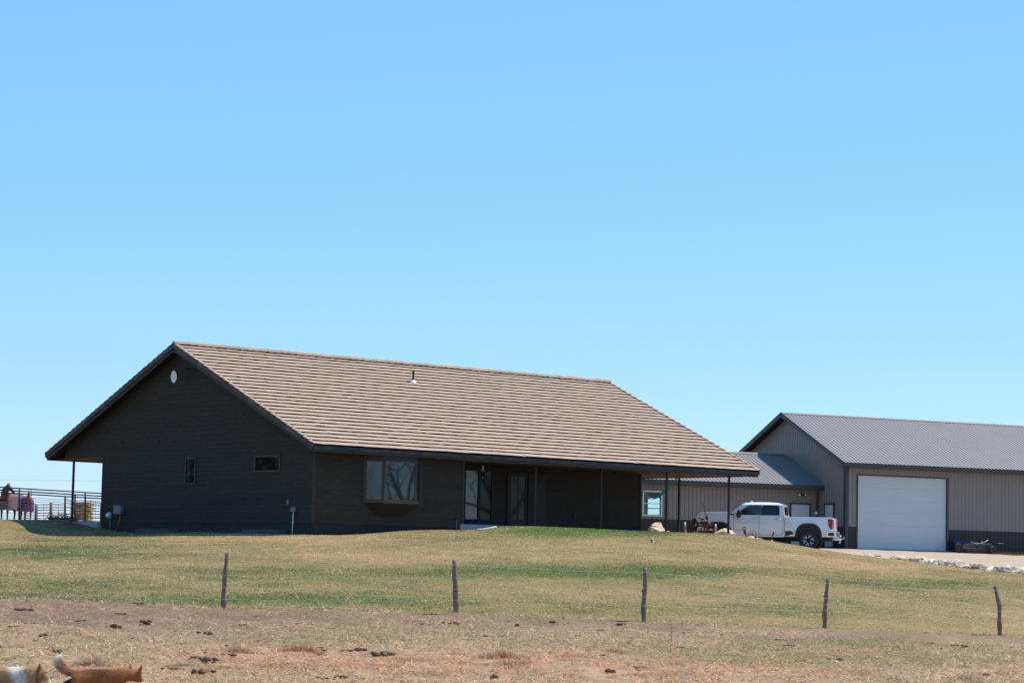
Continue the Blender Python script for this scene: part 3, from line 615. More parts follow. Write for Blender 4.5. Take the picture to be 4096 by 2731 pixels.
m = MB(); ribs_wall(m, (A2, O2 - .006), (DA0 - .09, O2 - .006), k_(ZB - .4), k_(WZ + .01), (0, -1)); m.build('wainscot', M_MDARK, shop, fix=False); m = MB(); ribs_wall(m, (DA1 + .09, O2 - .006), (L2 - A2, O2 - .006), k_(ZB - .4), k_(WZ + .01), (0, -1))
m.build('wainscot', M_MDARK, shop, fix=False); m = MB(); ribs_wall(m, (A2 - .006, W2 - O2), (A2 - .006, O2), k_(ZB - .4), k_(WZ + .01), (-1, 0)); m.build('wainscot', M_MDARK, shop, fix=False)
gt = lambda b: ZE2 - .12 + P2 * min(b, W2 - b)
m = MB(); ribs_wall(m, (A2, W2 - O2), (A2, W2 / 2), k_(WZ), lambda u: gt(W2 - O2 - u), (-1, 0)); ribs_wall(m, (A2, W2 / 2), (A2, O2), k_(WZ), lambda u: gt(W2 / 2 - u), (-1, 0)); m.build('gable_wall', M_MWALL, shop, fix=False)
m = MB(); m.prism([(O2 + .03, 3), (O2 + .03, gt(O2) - .1), (W2 / 2, gt(W2 / 2) - .1), (W2 - O2 - .03, gt(O2) - .1), (W2 - O2 - .03, 3)], 0, A2 + .03, DA0 - .02); m.prism([(O2 + .4, 3), (O2 + .4, gt(O2) - .1), (W2 / 2, gt(W2 / 2) - .1), (W2 - O2 - .03, gt(O2) - .1), (W2 - O2 - .03, 3)], 0, DA0 - .019, L2 - A2); m.build('wall_core', M_MDARK, shop)
m = MB(); m.box(A2 - .035, A2 - .008, O2 + .02, O2 + .16, ZB - .4, ZE2 - .1); m.box(A2 - .035, A2 + .14, O2 - .04, O2 + .019, ZB - .4, ZE2 - .2); m.box(A2 - .04, A2 - .034, O2 + .0, O2 + .15, WZ, WZ + .06)
m.build('corner_trim', M_MTRIM, shop)
def sp2(a, u, off, back, ze=ZE2, w=W2, p=P2, s=S2):
    c, sn = (w / 2) / s, (p * w / 2) / s; b = u * c - off * sn; z = ze + u * sn + off * c
    return Vector((a, w - b if back else b, z))
def metal_roof(name, fn, a0, a1, sl, par, mt, slopes=(False, True), sp=.2286):
    m = MB(); rh = .022
    for back in slopes:
        s = a0
        while s < a1 - 1e-6:
            e = min(s + sp, a1); xs = [(s, 0), (e, 0)]
            if e - s > .12: xs = [(s, 0), (e - .062, 0), (e - .046, rh), (e - .018, rh), (e, 0)]
            for (u0, h0), (u1, h1) in zip(xs, xs[1:]): m.quad(fn(u0, -.03, h0, back), fn(u1, -.03, h1, back), fn(u1, sl, h1, back), fn(u0, sl, h0, back))
            s = e
    return m.build(name, mt, par, fix=False)
rf = metal_roof('roof', lambda a, u, o, b: sp2(a, u, o, b), 0.02, L2, S2 - .02, shop, M_MROOF)
def roof_trim(par, fn, a0, a1, sl, ze, w, left_gable=True, fh=.24, slopes=(False, True)):
    m = MB()
    for back in slopes:
        y0, y1 = (-.01, .03) if not back else (w - .03, w + .01); m.box(a0, a1, y0, y1, ze - fh, ze - .035)
    m.build('fascia', M_MTRIM, par)
    m = MB()
    for back in slopes: m.box(a0 + .03, a1, *( (.031, O2 + .1) if not back else (w - O2 - .1, w - .031)), ze - fh + .012, ze - fh + .03)
    m.build('soffit', M_DSOFFIT, par)
    m = MB(); N = len(m.v)
    for back in slopes: m.quad(fn(a0, sl - .17, .03, back), fn(a1, sl - .17, .03, back), fn(a1, sl + .012, .045, back), fn(a0, sl + .012, .045, back))
    m.build('ridge_cap', M_MROOF, par, fix=False)
roof_trim(rf, sp2, 0, L2, S2, ZE2, W2)
m = MB()
for back in (False, True):
    P = []
    for aa in (-.02, .02): P += [sp2(aa, -.04, .035, back), sp2(aa, S2 + .012, .035, back), sp2(aa, S2, -.2, back), sp2(aa, .1, -.2, back)]
    m.add(P, [(0, 1, 2, 3), (4, 7, 6, 5), (0, 4, 5, 1), (2, 6, 7, 3), (0, 3, 7, 4), (1, 5, 6, 2)])
m.build('rake_trim', M_MTRIM, rf)
m = MB()
for back in (False, True): m.quad(sp2(.021, .1, -.17, back), sp2(A2, .1, -.17, back), sp2(A2, S2 - .08, -.17, back), sp2(.021, S2 - .08, -.17, back))
m.build('rake_soffit', M_DSOFFIT, rf)
# overhead door
m = MB(); n = 6; hz = (DZ - ZB + .02) / n
for k in range(n): m.box(DA0, DA1, O2 + .05, O2 + .10, ZB + k * hz + .002, ZB + (k + 1) * hz - .002)
od = m.build('overhead_door', M_GDOOR, shop, bevel=.003)
m = MB(); m.box(DA0, DA1, O2 + .07, O2 + .12, ZB - .1, DZ + .02); m.build('seal', M_MTRIM, od)
m = MB(); m.box(DA0 - .09, DA0 - .0, O2 - .03, O2 + .06, ZB - .3, DZ + .07); m.box(DA1 + .0, DA1 + .12, O2 - .03, O2 + .06, ZB - .3, DZ + .07); m.box(DA0 + .001, DA1 - .001, O2 - .03, O2 + .06, DZ + .0, DZ + .07); m.build('door_frame', M_MTRIM, shop)
m = MB(); m.box(DA0 - .2, DA1 + .2, O2 - .35, O2 + .2, ZB - .3, ZB - .02); m.build('threshold_slab', M_CONC, shop)
def sdoor(par, P, ex, out, w_, z0, z1, nm='walk_door'):
    o = window(par, P, ex, z0, z1, w_, .075, out, M_MTRIM, M_GDOOR, depth=.05, name=nm)
    return o
sdoor(shop, (A2 - .02, 2.42), (0, -1), (-1, 0), .92, ZB, 5.66)
# wing
ZEW, RW_, BE, BR = 6.56, 1.70, 2.49, 6.31; WA0, WA1 = -13.0, A2 - .02; WB = 3.04; WBB = 9.58; PWg = (8.25 - ZEW) / (BR - BE); SW = math.hypot(BR - BE, 8.25 - ZEW)
def spw(a, u, off, back):
    c, sn = (BR - BE) / SW, (8.25 - ZEW) / SW; b = u * c - off * sn; z = ZEW + u * sn + off * c
    return Vector((a, BE + (2 * (BR - BE) - b if back else b), z))
wr = metal_roof('wing_roof', spw, WA0 - .4, WA1, SW - .02, shop, M_MROOF)
m = MB()
for back in (False, True): m.quad(spw(WA0 - .4, SW - .17, .03, back), spw(WA1, SW - .17, .03, back), spw(WA1, SW + .012, .045, back), spw(WA0 - .4, SW + .012, .045, back))
m.build('ridge_cap', M_MROOF, wr, fix=False)
m = MB(); m.box(WA0 - .4, WA1 + .015, BE - .01, BE + .03, ZEW - .24, ZEW - .03); m.box(WA0 - .4, WA1, 2 * BR - BE - .03, 2 * BR - BE + .01, ZEW - .24, ZEW - .03); m.build('fascia', M_MTRIM, wr)
m = MB(); m.box(WA0 - .3, WA1, BE + .031, WB + .03, ZEW - .235, ZEW - .22); m.box(WA0, WA1, WB + .031, WBB - .1, ZEW - .23, ZEW - .22); m.build('soffit', M_DSOFFIT, wr)
w0a, w0b, wz0, wz1 = -9.82, -8.70, 4.74, 6.0
zt = ZEW - .22
m = MB(); ribs_wall(m, (WA0, WB), (w0a, WB), k_(4.6), k_(zt), (0, -1)); ribs_wall(m, (w0a, WB), (w0b, WB), k_(4.6), k_(wz0), (0, -1)); ribs_wall(m, (w0a, WB), (w0b, WB), k_(wz1), k_(zt), (0, -1)); ribs_wall(m, (w0b, WB), (-1.25, WB), k_(4.6), k_(zt), (0, -1)); ribs_wall(m, (-1.25, WB), (-.02, WB), k_(5.65), k_(zt), (0, -1)); ribs_wall(m, (-.02, WB), (A2, WB), k_(4.6), k_(zt), (0, -1)); m.build('wing_wall', M_MWALL, shop, fix=False)
m = MB(); ribs_wall(m, (WA0, WB - .005), (-1.25, WB - .005), k_(3.0), k_(4.61), (0, -1)); m.build('wing_wainscot', M_MDARK, shop, fix=False); m = MB(); ribs_wall(m, (-.02, WB - .005), (A2 - .02, WB - .005), k_(3.0), k_(4.61), (0, -1)); m.build('wing_wainscot', M_MDARK, shop, fix=False)
bw0, bw1, bz0, bz1 = -5.95, -5.15, 4.95, 5.90
m = MB(); i0, i1 = WB + .02, WBB
m.box(WA0, bw0, i1 - .1, i1, 3.2, zt); m.box(bw1, A2 - .05, i1 - .1, i1, 3.2, zt); m.box(bw0, bw1, i1 - .1, i1, 3.2, bz0); m.box(bw0, bw1, i1 - .1, i1, bz1, zt); m.box(WA0, WA0 + .1, i0, i1 - .101, 3.2, zt); m.box(WA0 + .101, A2 - .05, i0, i1 - .101, 3.2, 3.39); m.build('wing_back_wall', M_AQUA, shop)
m = MB(); m.box(w0b + .02, A2 - .06, i0, i0 + .05, 3.4, zt); m.box(WA0 + .11, w0a - .02, i0, i0 + .05, 3.4, zt); m.box(w0a - .02, w0b + .02, i0, i0 + .05, 3.4, wz0 - .02); m.build('wing_inner_wall', M_AQUA, shop)
def tinted(name, tint, refl=.08):
    m = bpy.data.materials.new(name); m.use_nodes = True; n = m.node_tree.nodes; Lk = m.node_tree.links; n.clear()
    o = n.new('ShaderNodeOutputMaterial'); t = n.new('ShaderNodeBsdfTransparent'); t.inputs[0].default_value = (*tint, 1); g_ = n.new('ShaderNodeBsdfGlossy'); g_.inputs['Roughness'].default_value = .02
    nz = n.new('ShaderNodeTexNoise'); nz.inputs['Scale'].default_value = 1.5; bp = n.new('ShaderNodeBump'); bp.inputs['Distance'].default_value = .002; Lk.new(nz.outputs[0], bp.inputs['Height']); Lk.new(bp.outputs[0], g_.inputs['Normal'])
    fr = n.new('ShaderNodeFresnel'); fr.inputs[0].default_value = 1.5; x = n.new('ShaderNodeMixShader'); Lk.new(fr.outputs[0], x.inputs[0]); Lk.new(t.outputs[0], x.inputs[1]); Lk.new(g_.outputs[0], x.inputs[2]); Lk.new(x.outputs[0], o.inputs[0]); return m
M_TINT = tinted('aqua_tinted_glass', (.93, 1.0, .99))
window(shop, (w0a, WB - .03), (1, 0), wz0, wz1, w0b - w0a, .075, (0, -1), M_WHITE, M_TINT, mull=(5.36,), depth=.05, name='wing_window')
window(shop, (bw0, WBB - .03), (1, 0), bz0, bz1, bw1 - bw0, .04, (0, -1), M_MTRIM, M_TINT, mull=(5.31,), depth=.05, name='back_window')
sdoor(shop, (-1.25, WB - .01), (1, 0), (0, -1), 1.23, 3.36, 5.65, 'wing_door')
m = MB(); m.box(A2 - .13, A2 - .03, WB - .04, WB - .02, 3.1, zt); m.build('wing_corner_trim', M_MTRIM, shop)
def sthing(name, a, b, z, label, cat, group=None, rz=0): return empty(name, sw(a, b, z), PS2 + rz, label, cat, group)
t = sthing('security_light', -.63, WB - .03, 6.09, 'twin head security light with white lamps above the wing door', 'security light')
m = MB(); m.box(-.09, .09, -.06, 0, -.07, .07); m.build('base', M_VENT, t, bevel=.01)
for s in (-1, 1):
    m = MB(); T_ = Matrix.Translation((s * .15, -.14, -.03)) @ Matrix.Rotation(math.radians(70), 4, 'X') @ Matrix.Rotation(s * .5, 4, 'Y'); m.lathe([(.025, -.09), (.05, -.02), (.062, .05)], T_, 12); m.tube([(0, -.05, 0), (s * .12, -.09, -.01)], .015, 6); h = m.build('lamp_head', M_VENT, t)
    m = MB(); m.lathe([(.06, .05), (.05, .075), (0, .085)], T_, 12); m.build('lens', M_WHITE, h)
t = sthing('electric_meter', .25, WB - .03, 5.16, 'round grey electric meter on the shop wing beside its white door', 'meter')
m = MB(); m.box(-.12, .12, -.08, 0, -.16, .14); m.build('socket_box', M_GREYBOX, t, bevel=.015)
m = MB(); m.lathe([(.09, 0), (.09, .08), (.06, .11), (0, .115)], Matrix.Translation((0, -.08, 0)) @ Matrix.Rotation(math.pi / 2, 4, 'X'), 18); m.build('dial', M_WHITE, t)
# ---------------------------------------------------------------- fence on the near slope
M_WOOD = mat('weathered_wood', (.23, .155, .115), .9, var=.35, scale=6, stretch=(6, 6, .8), bump=.012, bscale=16, spec=.15)
M_WIRE = mat('wire', (.60, .59, .57), .4, metal=.3)
POSTS = [([(895, 2440), (893, 2395), (900, 2300), (909, 2208)], 54.2, 10, 0), ([(1825, 2473), (1823, 2400), (1820, 2310), (1816, 2240)], 54.5, 12, 0), ([(2576, 2500), (2574, 2420), (2580, 2350), (2581, 2267)], 54.6, 10, 0),
         ([(3300, 2532), (3300, 2440), (3303, 2390), (3312, 2313)], 56, 9.5, 0), ([(4002, 2562), (3999, 2480), (3995, 2410), (3981, 2344)], 57, 9.5, 0)]
fence = empty('wire_fence', at(2048, 2485, 54.5), 0, 'rustic wire fence of crooked weathered wooden posts along the lawn edge', 'fence')
f0 = Vector(fence.location)
tops = []
for (pts, Y, r, _), nm in zip(POSTS, ('slightly bent post nearest the dogs', 'thick dark post with a knobbly top', 'post with a swollen middle', 'slim post leaning right at its top', 'greyish bowed post at the right edge')):
    w_ = [at(px, py, Y) for px, py in pts]; gzz = g1(w_[0].x, w_[0].y); w_[0].z = gzz - .15; P = []
    for i in range(len(w_) - 1):
        for k in range(4): P.append(w_[i].lerp(w_[i + 1], k / 4))
    P.append(w_[-1]); R = []
    for i, p in enumerate(P):
        p.x += rnd.uniform(-.006, .006); p.y += rnd.uniform(-.008, .008) + .03 * math.sin(i * .6); R.append(.86 * r / 10000 * Y * (1.12 - .02 * i) * rnd.uniform(.88, 1.12) * (1.2 if i % 5 == 3 else 1))
    m = MB(); m.tube([p - f0 for p in P], R, 9)
    i = rnd.randrange(5, 9); b = P[i] - f0; m.tube([b, b + Vector((rnd.choice((-1, 1)) * .07, -.02, .05))], [R[i] * .45, R[i] * .25], 6)   # a knot stub
    o = m.build('post', M_WOOD, fence); o['label'] = nm; tops.append([P[j] for j in (11, 8, 6, 4)])
gp = [Vector((-21, 53.6, 0)), None]
for lv in range(4):
    line = [Vector((-24, 53.7, g1(-24, 53.7) + (1.12, .8, .52, .28)[lv]))] + [t[lv] for t in tops] + [Vector((24, 59.5, g1(24, 59.5) + (1.12, .8, .52, .28)[lv]))]
    m = MB(); P = []
    for a, b in zip(line, line[1:]):
        n = 14
        for k in range(n): t = k / n; p = a.lerp(b, t) + Vector((0, -.06, -.03 * math.sin(math.pi * t))); P.append(p - f0)
    P.append(line[-1] - f0); m.tube(P, .0026, 5)
    for p in P[::1]: m.tube([p + Vector((-.02, 0, .02)), p + Vector((.02, 0, -.02))], .002, 4)
    m.build('wire', M_WIRE, fence)
for xx, yy, nm in ((-22, 53.65, 'far left'), (22.2, 59.2, 'far right')):
    m = MB(); z = g1(xx, yy); m.tube([Vector((xx, yy, z - .2)) - f0, Vector((xx + .03, yy, z + 1.3)) - f0], [.06, .05], 8); m.build('post', M_WOOD, fence)
# ---------------------------------------------------------------- rocks
M_ROCK = mat('limestone', (.80, .64, .45), .9, var=.2, scale=2.2, bump=.03, bscale=7, spec=.1, col2=(.58, .45, .31))
M_ROCKG = mat('grey_limestone', (.30, .24, .19), .9, var=.3, scale=3, bump=.02, bscale=10, spec=.1, col2=(.56, .46, .35))
from mathutils import noise as mn
def rock_mesh(seed, m, sub=3, rough=.35, size=(1, 1, 1), flat=True):
    bm = bmesh.new(); bmesh.ops.create_icosphere(bm, subdivisions=sub, radius=1); off = Vector((seed * 13.7, seed * 3.1, seed * 7.9)); rr = random.Random(seed)
    planes = [(Vector((rr.uniform(-1, 1), rr.uniform(-1, 1), rr.uniform(-.3, 1))).normalized(), rr.uniform(.55, .85)) for _ in range(9)]
    for v in bm.verts:
        p = v.co.copy()
        for n, d in planes:
            t = p.dot(n)
            if t > d: p -= n * (t - d) * .85
        p += p.normalized() * (mn.fractal(p * 1.6 + off, .9, 2.1, 4) * rough * .45)
        if flat and p.z < -.35: p.z = -.35 + (p.z + .35) * .2
        v.co = Vector((p.x * size[0], p.y * size[1], p.z * size[2]))
    me = bpy.data.meshes.new('rock'); bm.to_mesh(me); bm.free(); me.materials.append(m)
    for p in me.polygons: p.use_smooth = False
    return me
def rock(name, me, x, y, s, rz, label, cat='rock', group=None, dz=0, z=None, tilt=0):
    o = bpy.data.objects.new(name, me); COL.objects.link(o); s = s if isinstance(s, tuple) else (s, s, s); o.scale = s; o.rotation_euler = (tilt, 0, rz); o.rotation_mode = 'ZYX' if tilt else 'XYZ'; o.location = (x, y, (g1(x, y) if z is None else z) + dz)
    return tag(o, label, cat, group)
rock('boulder', rock_mesh(3, M_ROCK, 4, .45, (.60, .45, .52)), 6.95 + .03, 116.8, 1.0, .5, 'pale rounded limestone boulder behind the porch posts below the wing window', 'boulder', dz=.26, z=3.56)
rock('boulder', rock_mesh(5, M_ROCK, 3, .35, (.38, .3, .3)), 7.35, 116.2, 1.0, .2, 'small tan rock wedged right of the pale boulder, behind a porch post', 'rock', dz=.10, z=3.58)
rock('boulder', rock_mesh(8, M_ROCK, 4, .6, (.68, .42, .42)), 9.85, 113.3, 1.0, 0, 'craggy white boulder behind the last porch post, before the pickup front', 'boulder', dz=.12, z=3.52)
RV = [rock_mesh(20 + i, M_ROCK if i % 3 else M_ROCKG, 2, .5, (1, .8, .55)) for i in range(7)]
for i, (px, py, Y, s, lb) in enumerate([(2992, 2150, 112.4, .20, 'flat pale stone left of the small spoked wheel'), (3006, 2155, 112, .22, 'flat pale stone under the small spoked wheel'), (3030, 2158, 111.9, .15, 'low pale stone just right of the spoked wheel foot'), (3040, 2149, 112.6, .17, 'pale stone farther right past the spoked wheel'), (3088, 2163, 112.2, .09, 'tiny white stone below the rusty stake'), (2965, 2149, 112.6, .2, 'pale stone touching the right foot of the craggy boulder')]):
    p = at(px, py, Y); rock('rock', RV[i % 7], p.x, p.y, s, i, lb, dz=.05)
def rl(px): return float(np.interp(px, [3470, 3640, 3800, 3950, 4096, 4500], [109.2, 105.5, 102, 98.7, 95.5, 88]))
big = {0: 'wide thin slab at the far left end of the drive edge rocks', }
px = 3476
i = 0
while px < 4330:
    Y = rl(px); dense = 1 if px > 3620 else .45
    for lay in range(2 if px > 3640 else 1):
        if rnd.random() > dense + .25: continue
        s = rnd.uniform(.14, .30) * (1.3 if rnd.random() < .3 else .9); yy = Y - .1 + lay * .45 + rnd.uniform(-.2, .2)
        x = at(px + rnd.uniform(-5, 5), 2260, yy).x
        rock('rock', RV[rnd.randrange(7)], x, yy, (s * rnd.uniform(.8, 1.3), s * rnd.uniform(.7, 1.0), s * rnd.uniform(.6, 1.1)), rnd.uniform(0, 6.3), 'rough limestone rock in the low row edging the gravel drive', group='limestone rocks edging the gravel drive', dz=rnd.uniform(.0, .06) + lay * .08, tilt=rnd.uniform(.1, .5))
    px += rnd.uniform(11, 22)
for px, yy, s, lb in ((3672, 104.6, (.42, .25, .26), 'largest pale slab topping the rock row below the overhead door'), (3843, 101.2, (.40, .25, .24), 'dark-shadowed blocky rock in the middle of the drive edge row'), (4028, 97.0, (.50, .3, .28), 'big tilted white slab near the right end of the rock row'), (3500, 108.9, (.36, .2, .12), 'thin slab at the far left end of the rock row'), (3606, 106.1, (.34, .2, .15), 'low shelf-like rock left of the largest pale slab')):
    x = at(px, 2260, yy).x; rock('rock', RV[int(px) % 7], x, yy, s, .1, lb, dz=.12, tilt=.3)
# ---------------------------------------------------------------- dung, straw tufts, weed
M_DUNG = mat('dung', (.16, .092, .062), .95, var=.4, scale=12, bump=.02, bscale=30, spec=.1)
def clod(seed, n, spread):
    rr = random.Random(seed); m = MB()
    for k in range(n):
        c = (rr.gauss(0, spread), rr.gauss(0, spread * .6), rr.uniform(.015, .05)); m.sphere(c, rr.uniform(.025, .06), 5, sx=rr.uniform(.8, 1.4), sy=rr.uniform(.7, 1.2), sz=rr.uniform(.5, .8))
    return m.build('dung_clod', M_DUNG).data
CM = []
for k in range(5):
    me = clod(60 + k, 5 + 3 * k, .05 + .03 * k); CM.append(me)
for o in [o for o in bpy.data.objects if o.name.startswith('dung_clod')]: bpy.data.objects.remove(o)
def yat(px, py):
    lo, hi = 35., 60.
    for _ in range(30):
        mid = (lo + hi) / 2; p = at(px, py, mid)
        if p.z > g1(p.x, p.y): lo = mid
        else: hi = mid
    return at(px, py, lo)
for k, (px, py, s, lb) in enumerate([(460, 2510, 2.2, 'wide heap of dark dung on the dirt, left of its twin'), (590, 2497, 2.3, 'wide heap of dark dung right of its twin, left of the first post'), (118, 2440, 1.0, 'small dark clod near the left edge below the lawn'), (90, 2440, 1.3, 'ragged brown clump at the left below the lawn'), (180, 2542, 1.1, 'flat dark clod above the spotted dog'),
        (140, 2566, 1.0, 'dark round clod left of centre above the white patched dog'), (235, 2612, 1.8, 'long dark clump just left of the raised dog tail'), (825, 2534, 1.2, 'pair of round clods below the first post'), (1530, 2625, 2.4, 'dark clump in the reddish hay'), (1445, 2600, 1.2, 'small black clod behind the reddish hay'),
        (2210, 2490, 1.5, 'brown clump beside the dirt strip at the middle post'), (2070, 2503, 1.3, 'flat clod between the second and third posts'), (1810, 2497, 1.4, 'clod just below the second post'), (2480, 2498, 1.2, 'clump left of the third post foot'), (840, 2640, 1.4, 'dark clump in the straw right of the orange dog'), (2440, 2690, 2.0, 'dark clump in the straw at the bottom centre'), (1980, 2712, 1.6, 'dark patch of dung at the bottom edge'), (3350, 2640, 1.2, 'clod right of the dry weed stalk'), (800, 2694, 2.2, 'wide flat dark clump right of the orange dog head')]):
    p = yat(px, py); rock('dung_clod', CM[k % 5], p.x, p.y, (s * .5, s * .5, s * .62), k * 1.3, lb, 'dung clod', dz=-.005)
n_ = 0
for k in range(150):
    y = rnd.uniform(38.5, 54); x = rnd.uniform(-.2, .2) * y * 1.02
    s = rnd.uniform(.15, .62)
    rock('dung_clod', CM[k % 5], x, y, (s, s, s * .8), k * 1.7, 'small scattered clod of dark dung on the trampled dirt', 'dung clod', 'dung clods scattered over the dirt', dz=-.005)
def tuft(px, py, n, rad, hh, cols, label):
    p = yat(px, py); x = p.x + np.clip(NR.randn(n), -1.9, 1.9) * rad; y = p.y + np.clip(NR.randn(n), -1.9, 1.9) * rad * .5; c = np.array(cols)[NR.randint(0, len(cols), n)] * (.6 + .7 * NR.rand(n, 1))
    r = np.hypot((x - p.x) / rad, (y - p.y) / rad / .5)
    o = blades('straw_tuft', x, y, hh * np.clip(1.1 - .35 * r, .12, 1) * (.4 + .7 * NR.rand(n)), .008 + .007 * NR.rand(n), .05 + .12 * NR.rand(n), c, M_STRAW); tag(o, label, 'straw tuft')
RD = (.55, .27, .16); ST_ = (.60, .44, .27); DKB = (.20, .10, .06)
for a in [(935, 2612, 900, .20, .16, [RD, ST_, DKB], 'reddish hay tuft right of the orange dog'), (1205, 2605, 900, .22, .17, [RD, RD, DKB], 'reddish hay tuft near the lower left centre'), (2005, 2632, 1000, .24, .18, [RD, ST_, DKB], 'reddish hay tuft at the bottom centre'), (370, 2660, 500, .13, .17, [RD, DKB, ST_], 'rust coloured tuft behind the orange dog'),
          (2270, 2625, 700, .25, .10, [RD, ST_], 'low reddish hay heap right of the bottom centre'), (1660, 2640, 800, .35, .10, [RD, ST_], 'low spread heap of reddish hay'), (2700, 2655, 700, .35, .10, [RD, ST_], 'low reddish hay heap before the weed stalk'), (720, 2660, 500, .15, .09, [(.3, .27, .2), ST_], 'greyish straw tuft right of the orange dog ears'), (3350, 2690, 600, .4, .09, [RD, ST_], 'low reddish straw heap at the lower right')]: tuft(*a)
for k in range(22):
    px = 820 + k * 125 + rnd.uniform(-50, 50); py = rnd.uniform(2600, 2700); n0 = len(bpy.data.objects)
    tuft(px, py, rnd.randrange(350, 700), rnd.uniform(.16, .34), rnd.uniform(.05, .11), [RD, (.78, .55, .36), (.70, .42, .28), ST_], 'low loose clump of pale pinkish straw in the band along the bottom of the photo')
for o in bpy.data.objects:
    if o.get('label', '').startswith('low loose clump'): o['group'] = 'loose straw clumps along the bottom'
p = yat(2682, 2610); m = MB(); z = g1(p.x, p.y)
m.tube([(p.x, p.y, z), (p.x + .01, p.y, z + .35), (p.x, p.y, z + .62)], [.006, .005, .002], 5)
for k in range(12): h = .08 + k * .04; s = 1 if k % 2 else -1; m.tube([(p.x, p.y, z + h), (p.x + s * .05, p.y + .01 * s, z + h + .07)], [.003, .0015], 4)
tag(m.build('dry_weed', mat('dry_stalk', (.16, .08, .05), .9)), 'thin dry reddish weed stalk standing on the dirt at the lower right', 'weed')
for k, (px, py) in enumerate([(3180, 2700), (3300, 2665), (2760, 2560)]):
    pass
# ball on lawn
p = Vector(at(2609, 2170, 100)); 
lo, hi = 60., 112.
for _ in range(30):
    mid = (lo + hi) / 2; q = at(2609, 2170, mid)
    if q.z > g1(q.x, q.y): lo = mid
    else: hi = mid
q = at(2609, 2168, lo); m = MB(); m.sphere((0, 0, .075), .075, 8); m.cur = (1, 1, 1); m.m = 1; m.sphere((.02, -.035, .03), .055, 6); tag(m.build('ball', [mat('red_ball', (.55, .07, .06), .4), M_WHITE], None, loc=(q.x, q.y, g1(q.x, q.y))), 'small faded red and white ball lying on the green lawn', 'ball')
# ---------------------------------------------------------------- hammock
M_HAM = mat('hammock_cloth', (.14, .66, .68), .85, var=.3, scale=3, stretch=(1, 14, 14), col2=(.10, .36, .42), trans=.4); M_ROPE = mat('rope', (.60, .56, .50), .9)
A = hw(20.80, 3.52, 5.56); B = hw(23.05, 3.55, 6.30)
t = empty('hammock', A, 0, 'teal striped hammock slung between the house corner and a porch post', 'hammock')
Bp = B - A
def hp(s): sag = -1.15 * math.sin(math.pi * s ** .75) ** 1.0 * (1 - .25 * s); return Bp * s + Vector((0, 0, 0)) + Vector((0, 0, sag * .55))
m = MB(); n = 18; k8 = 9; V = []
for i in range(n + 1):
    s = .17 + .72 * i / n; c = hp(s); wd = (.02 + .17 * math.sin(math.pi * i / n) ** .7); side = Vector((-.45, .3, 0)).normalized()
    for j in range(k8):
        u = (j / (k8 - 1) - .5) * 2; V.append(c + side * wd * u * .7 + Vector((0, 0, abs(u) ** 1.6 * wd * .35 - .012 * math.cos(j * 5 + i))))
m.smooth = True; m.add(V, [(i * k8 + j, i * k8 + j + 1, (i + 1) * k8 + j + 1, (i + 1) * k8 + j) for i in range(n) for j in range(k8 - 1)]); m.build('cloth', M_HAM, t, fix=False)
for s0, s1 in ((0, .19), (1, .87)):
    m = MB()
    for j in range(5): m.tube([hp(s0), hp(s1) + Vector((-.03, .02, 0)) * (j - 2) * .8], .017, 5)
    m.build('rope', M_ROPE, t)
# ---------------------------------------------------------------- rusty implements by the porch
M_RUST = mat('rusted_iron', (.060, .027, .020), .85, var=.4, scale=5, col2=(.12, .055, .04), bump=.004, bscale=30); M_DKI = mat('dark_iron', (.045, .032, .03), .7, var=.4, scale=5, metal=.2); M_PALEM = mat('worn_pale_iron', (.42, .36, .33), .7, var=.3, scale=8)
M_RED = mat('red_rust_paint', (.12, .028, .018), .8, var=.35, scale=6)
c = at(2805, 2165, 114.9); zb = max(g1(c.x, c.y), 3.3)
t = empty('antique_plow', (c.x, c.y, zb), .05, 'rusty antique horse-drawn plow with levers standing between porch and pickup', 'farm implement'); S = 114.9 / CF
def Q(zx, zy, y=0): # from enlarged detail to metres in the implement frame
    px = 2500 + zx / 4.276; py = 1950 + zy / 4.276; v = at(px, py, 114.9) - Vector((c.x, c.y, zb)); v.y = y; return v
m = MB()
for y in (-.35, .35): m.bar(Q(1080, 580, y), Q(1400, 615, y), .06, .06)
for zx in (1100, 1160, 1210, 1335, 1360, 1405): m.bar(Q(zx, 585, -.35), Q(zx, 600, .35), .05, .05)
m.bar(Q(1110, 590, 0), Q(1080, 740, 0), .05, .05); m.bar(Q(1240, 600, 0), Q(1210, 770, 0), .06, .06); m.bar(Q(1380, 600, 0), Q(1340, 780, 0), .06, .06); m.bar(Q(1240, 650, -.2), Q(1400, 665, -.2), .05, .05); m.bar(Q(1400, 690, -.1), Q(1500, 750, -.1), .05, .05); m.bar(Q(1150, 600, -.1), Q(1130, 745, .2), .05, .05)
for k in range(26): zx, zy = rnd.uniform(1130, 1500), rnd.uniform(600, 770); an = rnd.uniform(-1.2, 1.2); ln = rnd.uniform(20, 70); m.bar(Q(zx - ln * math.cos(an), zy - ln * math.sin(an), rnd.uniform(-.35, .3)), Q(zx + ln * math.cos(an), zy + ln * math.sin(an), rnd.uniform(-.35, .3)), .035, .035)
m.build('frame', M_RUST, t)
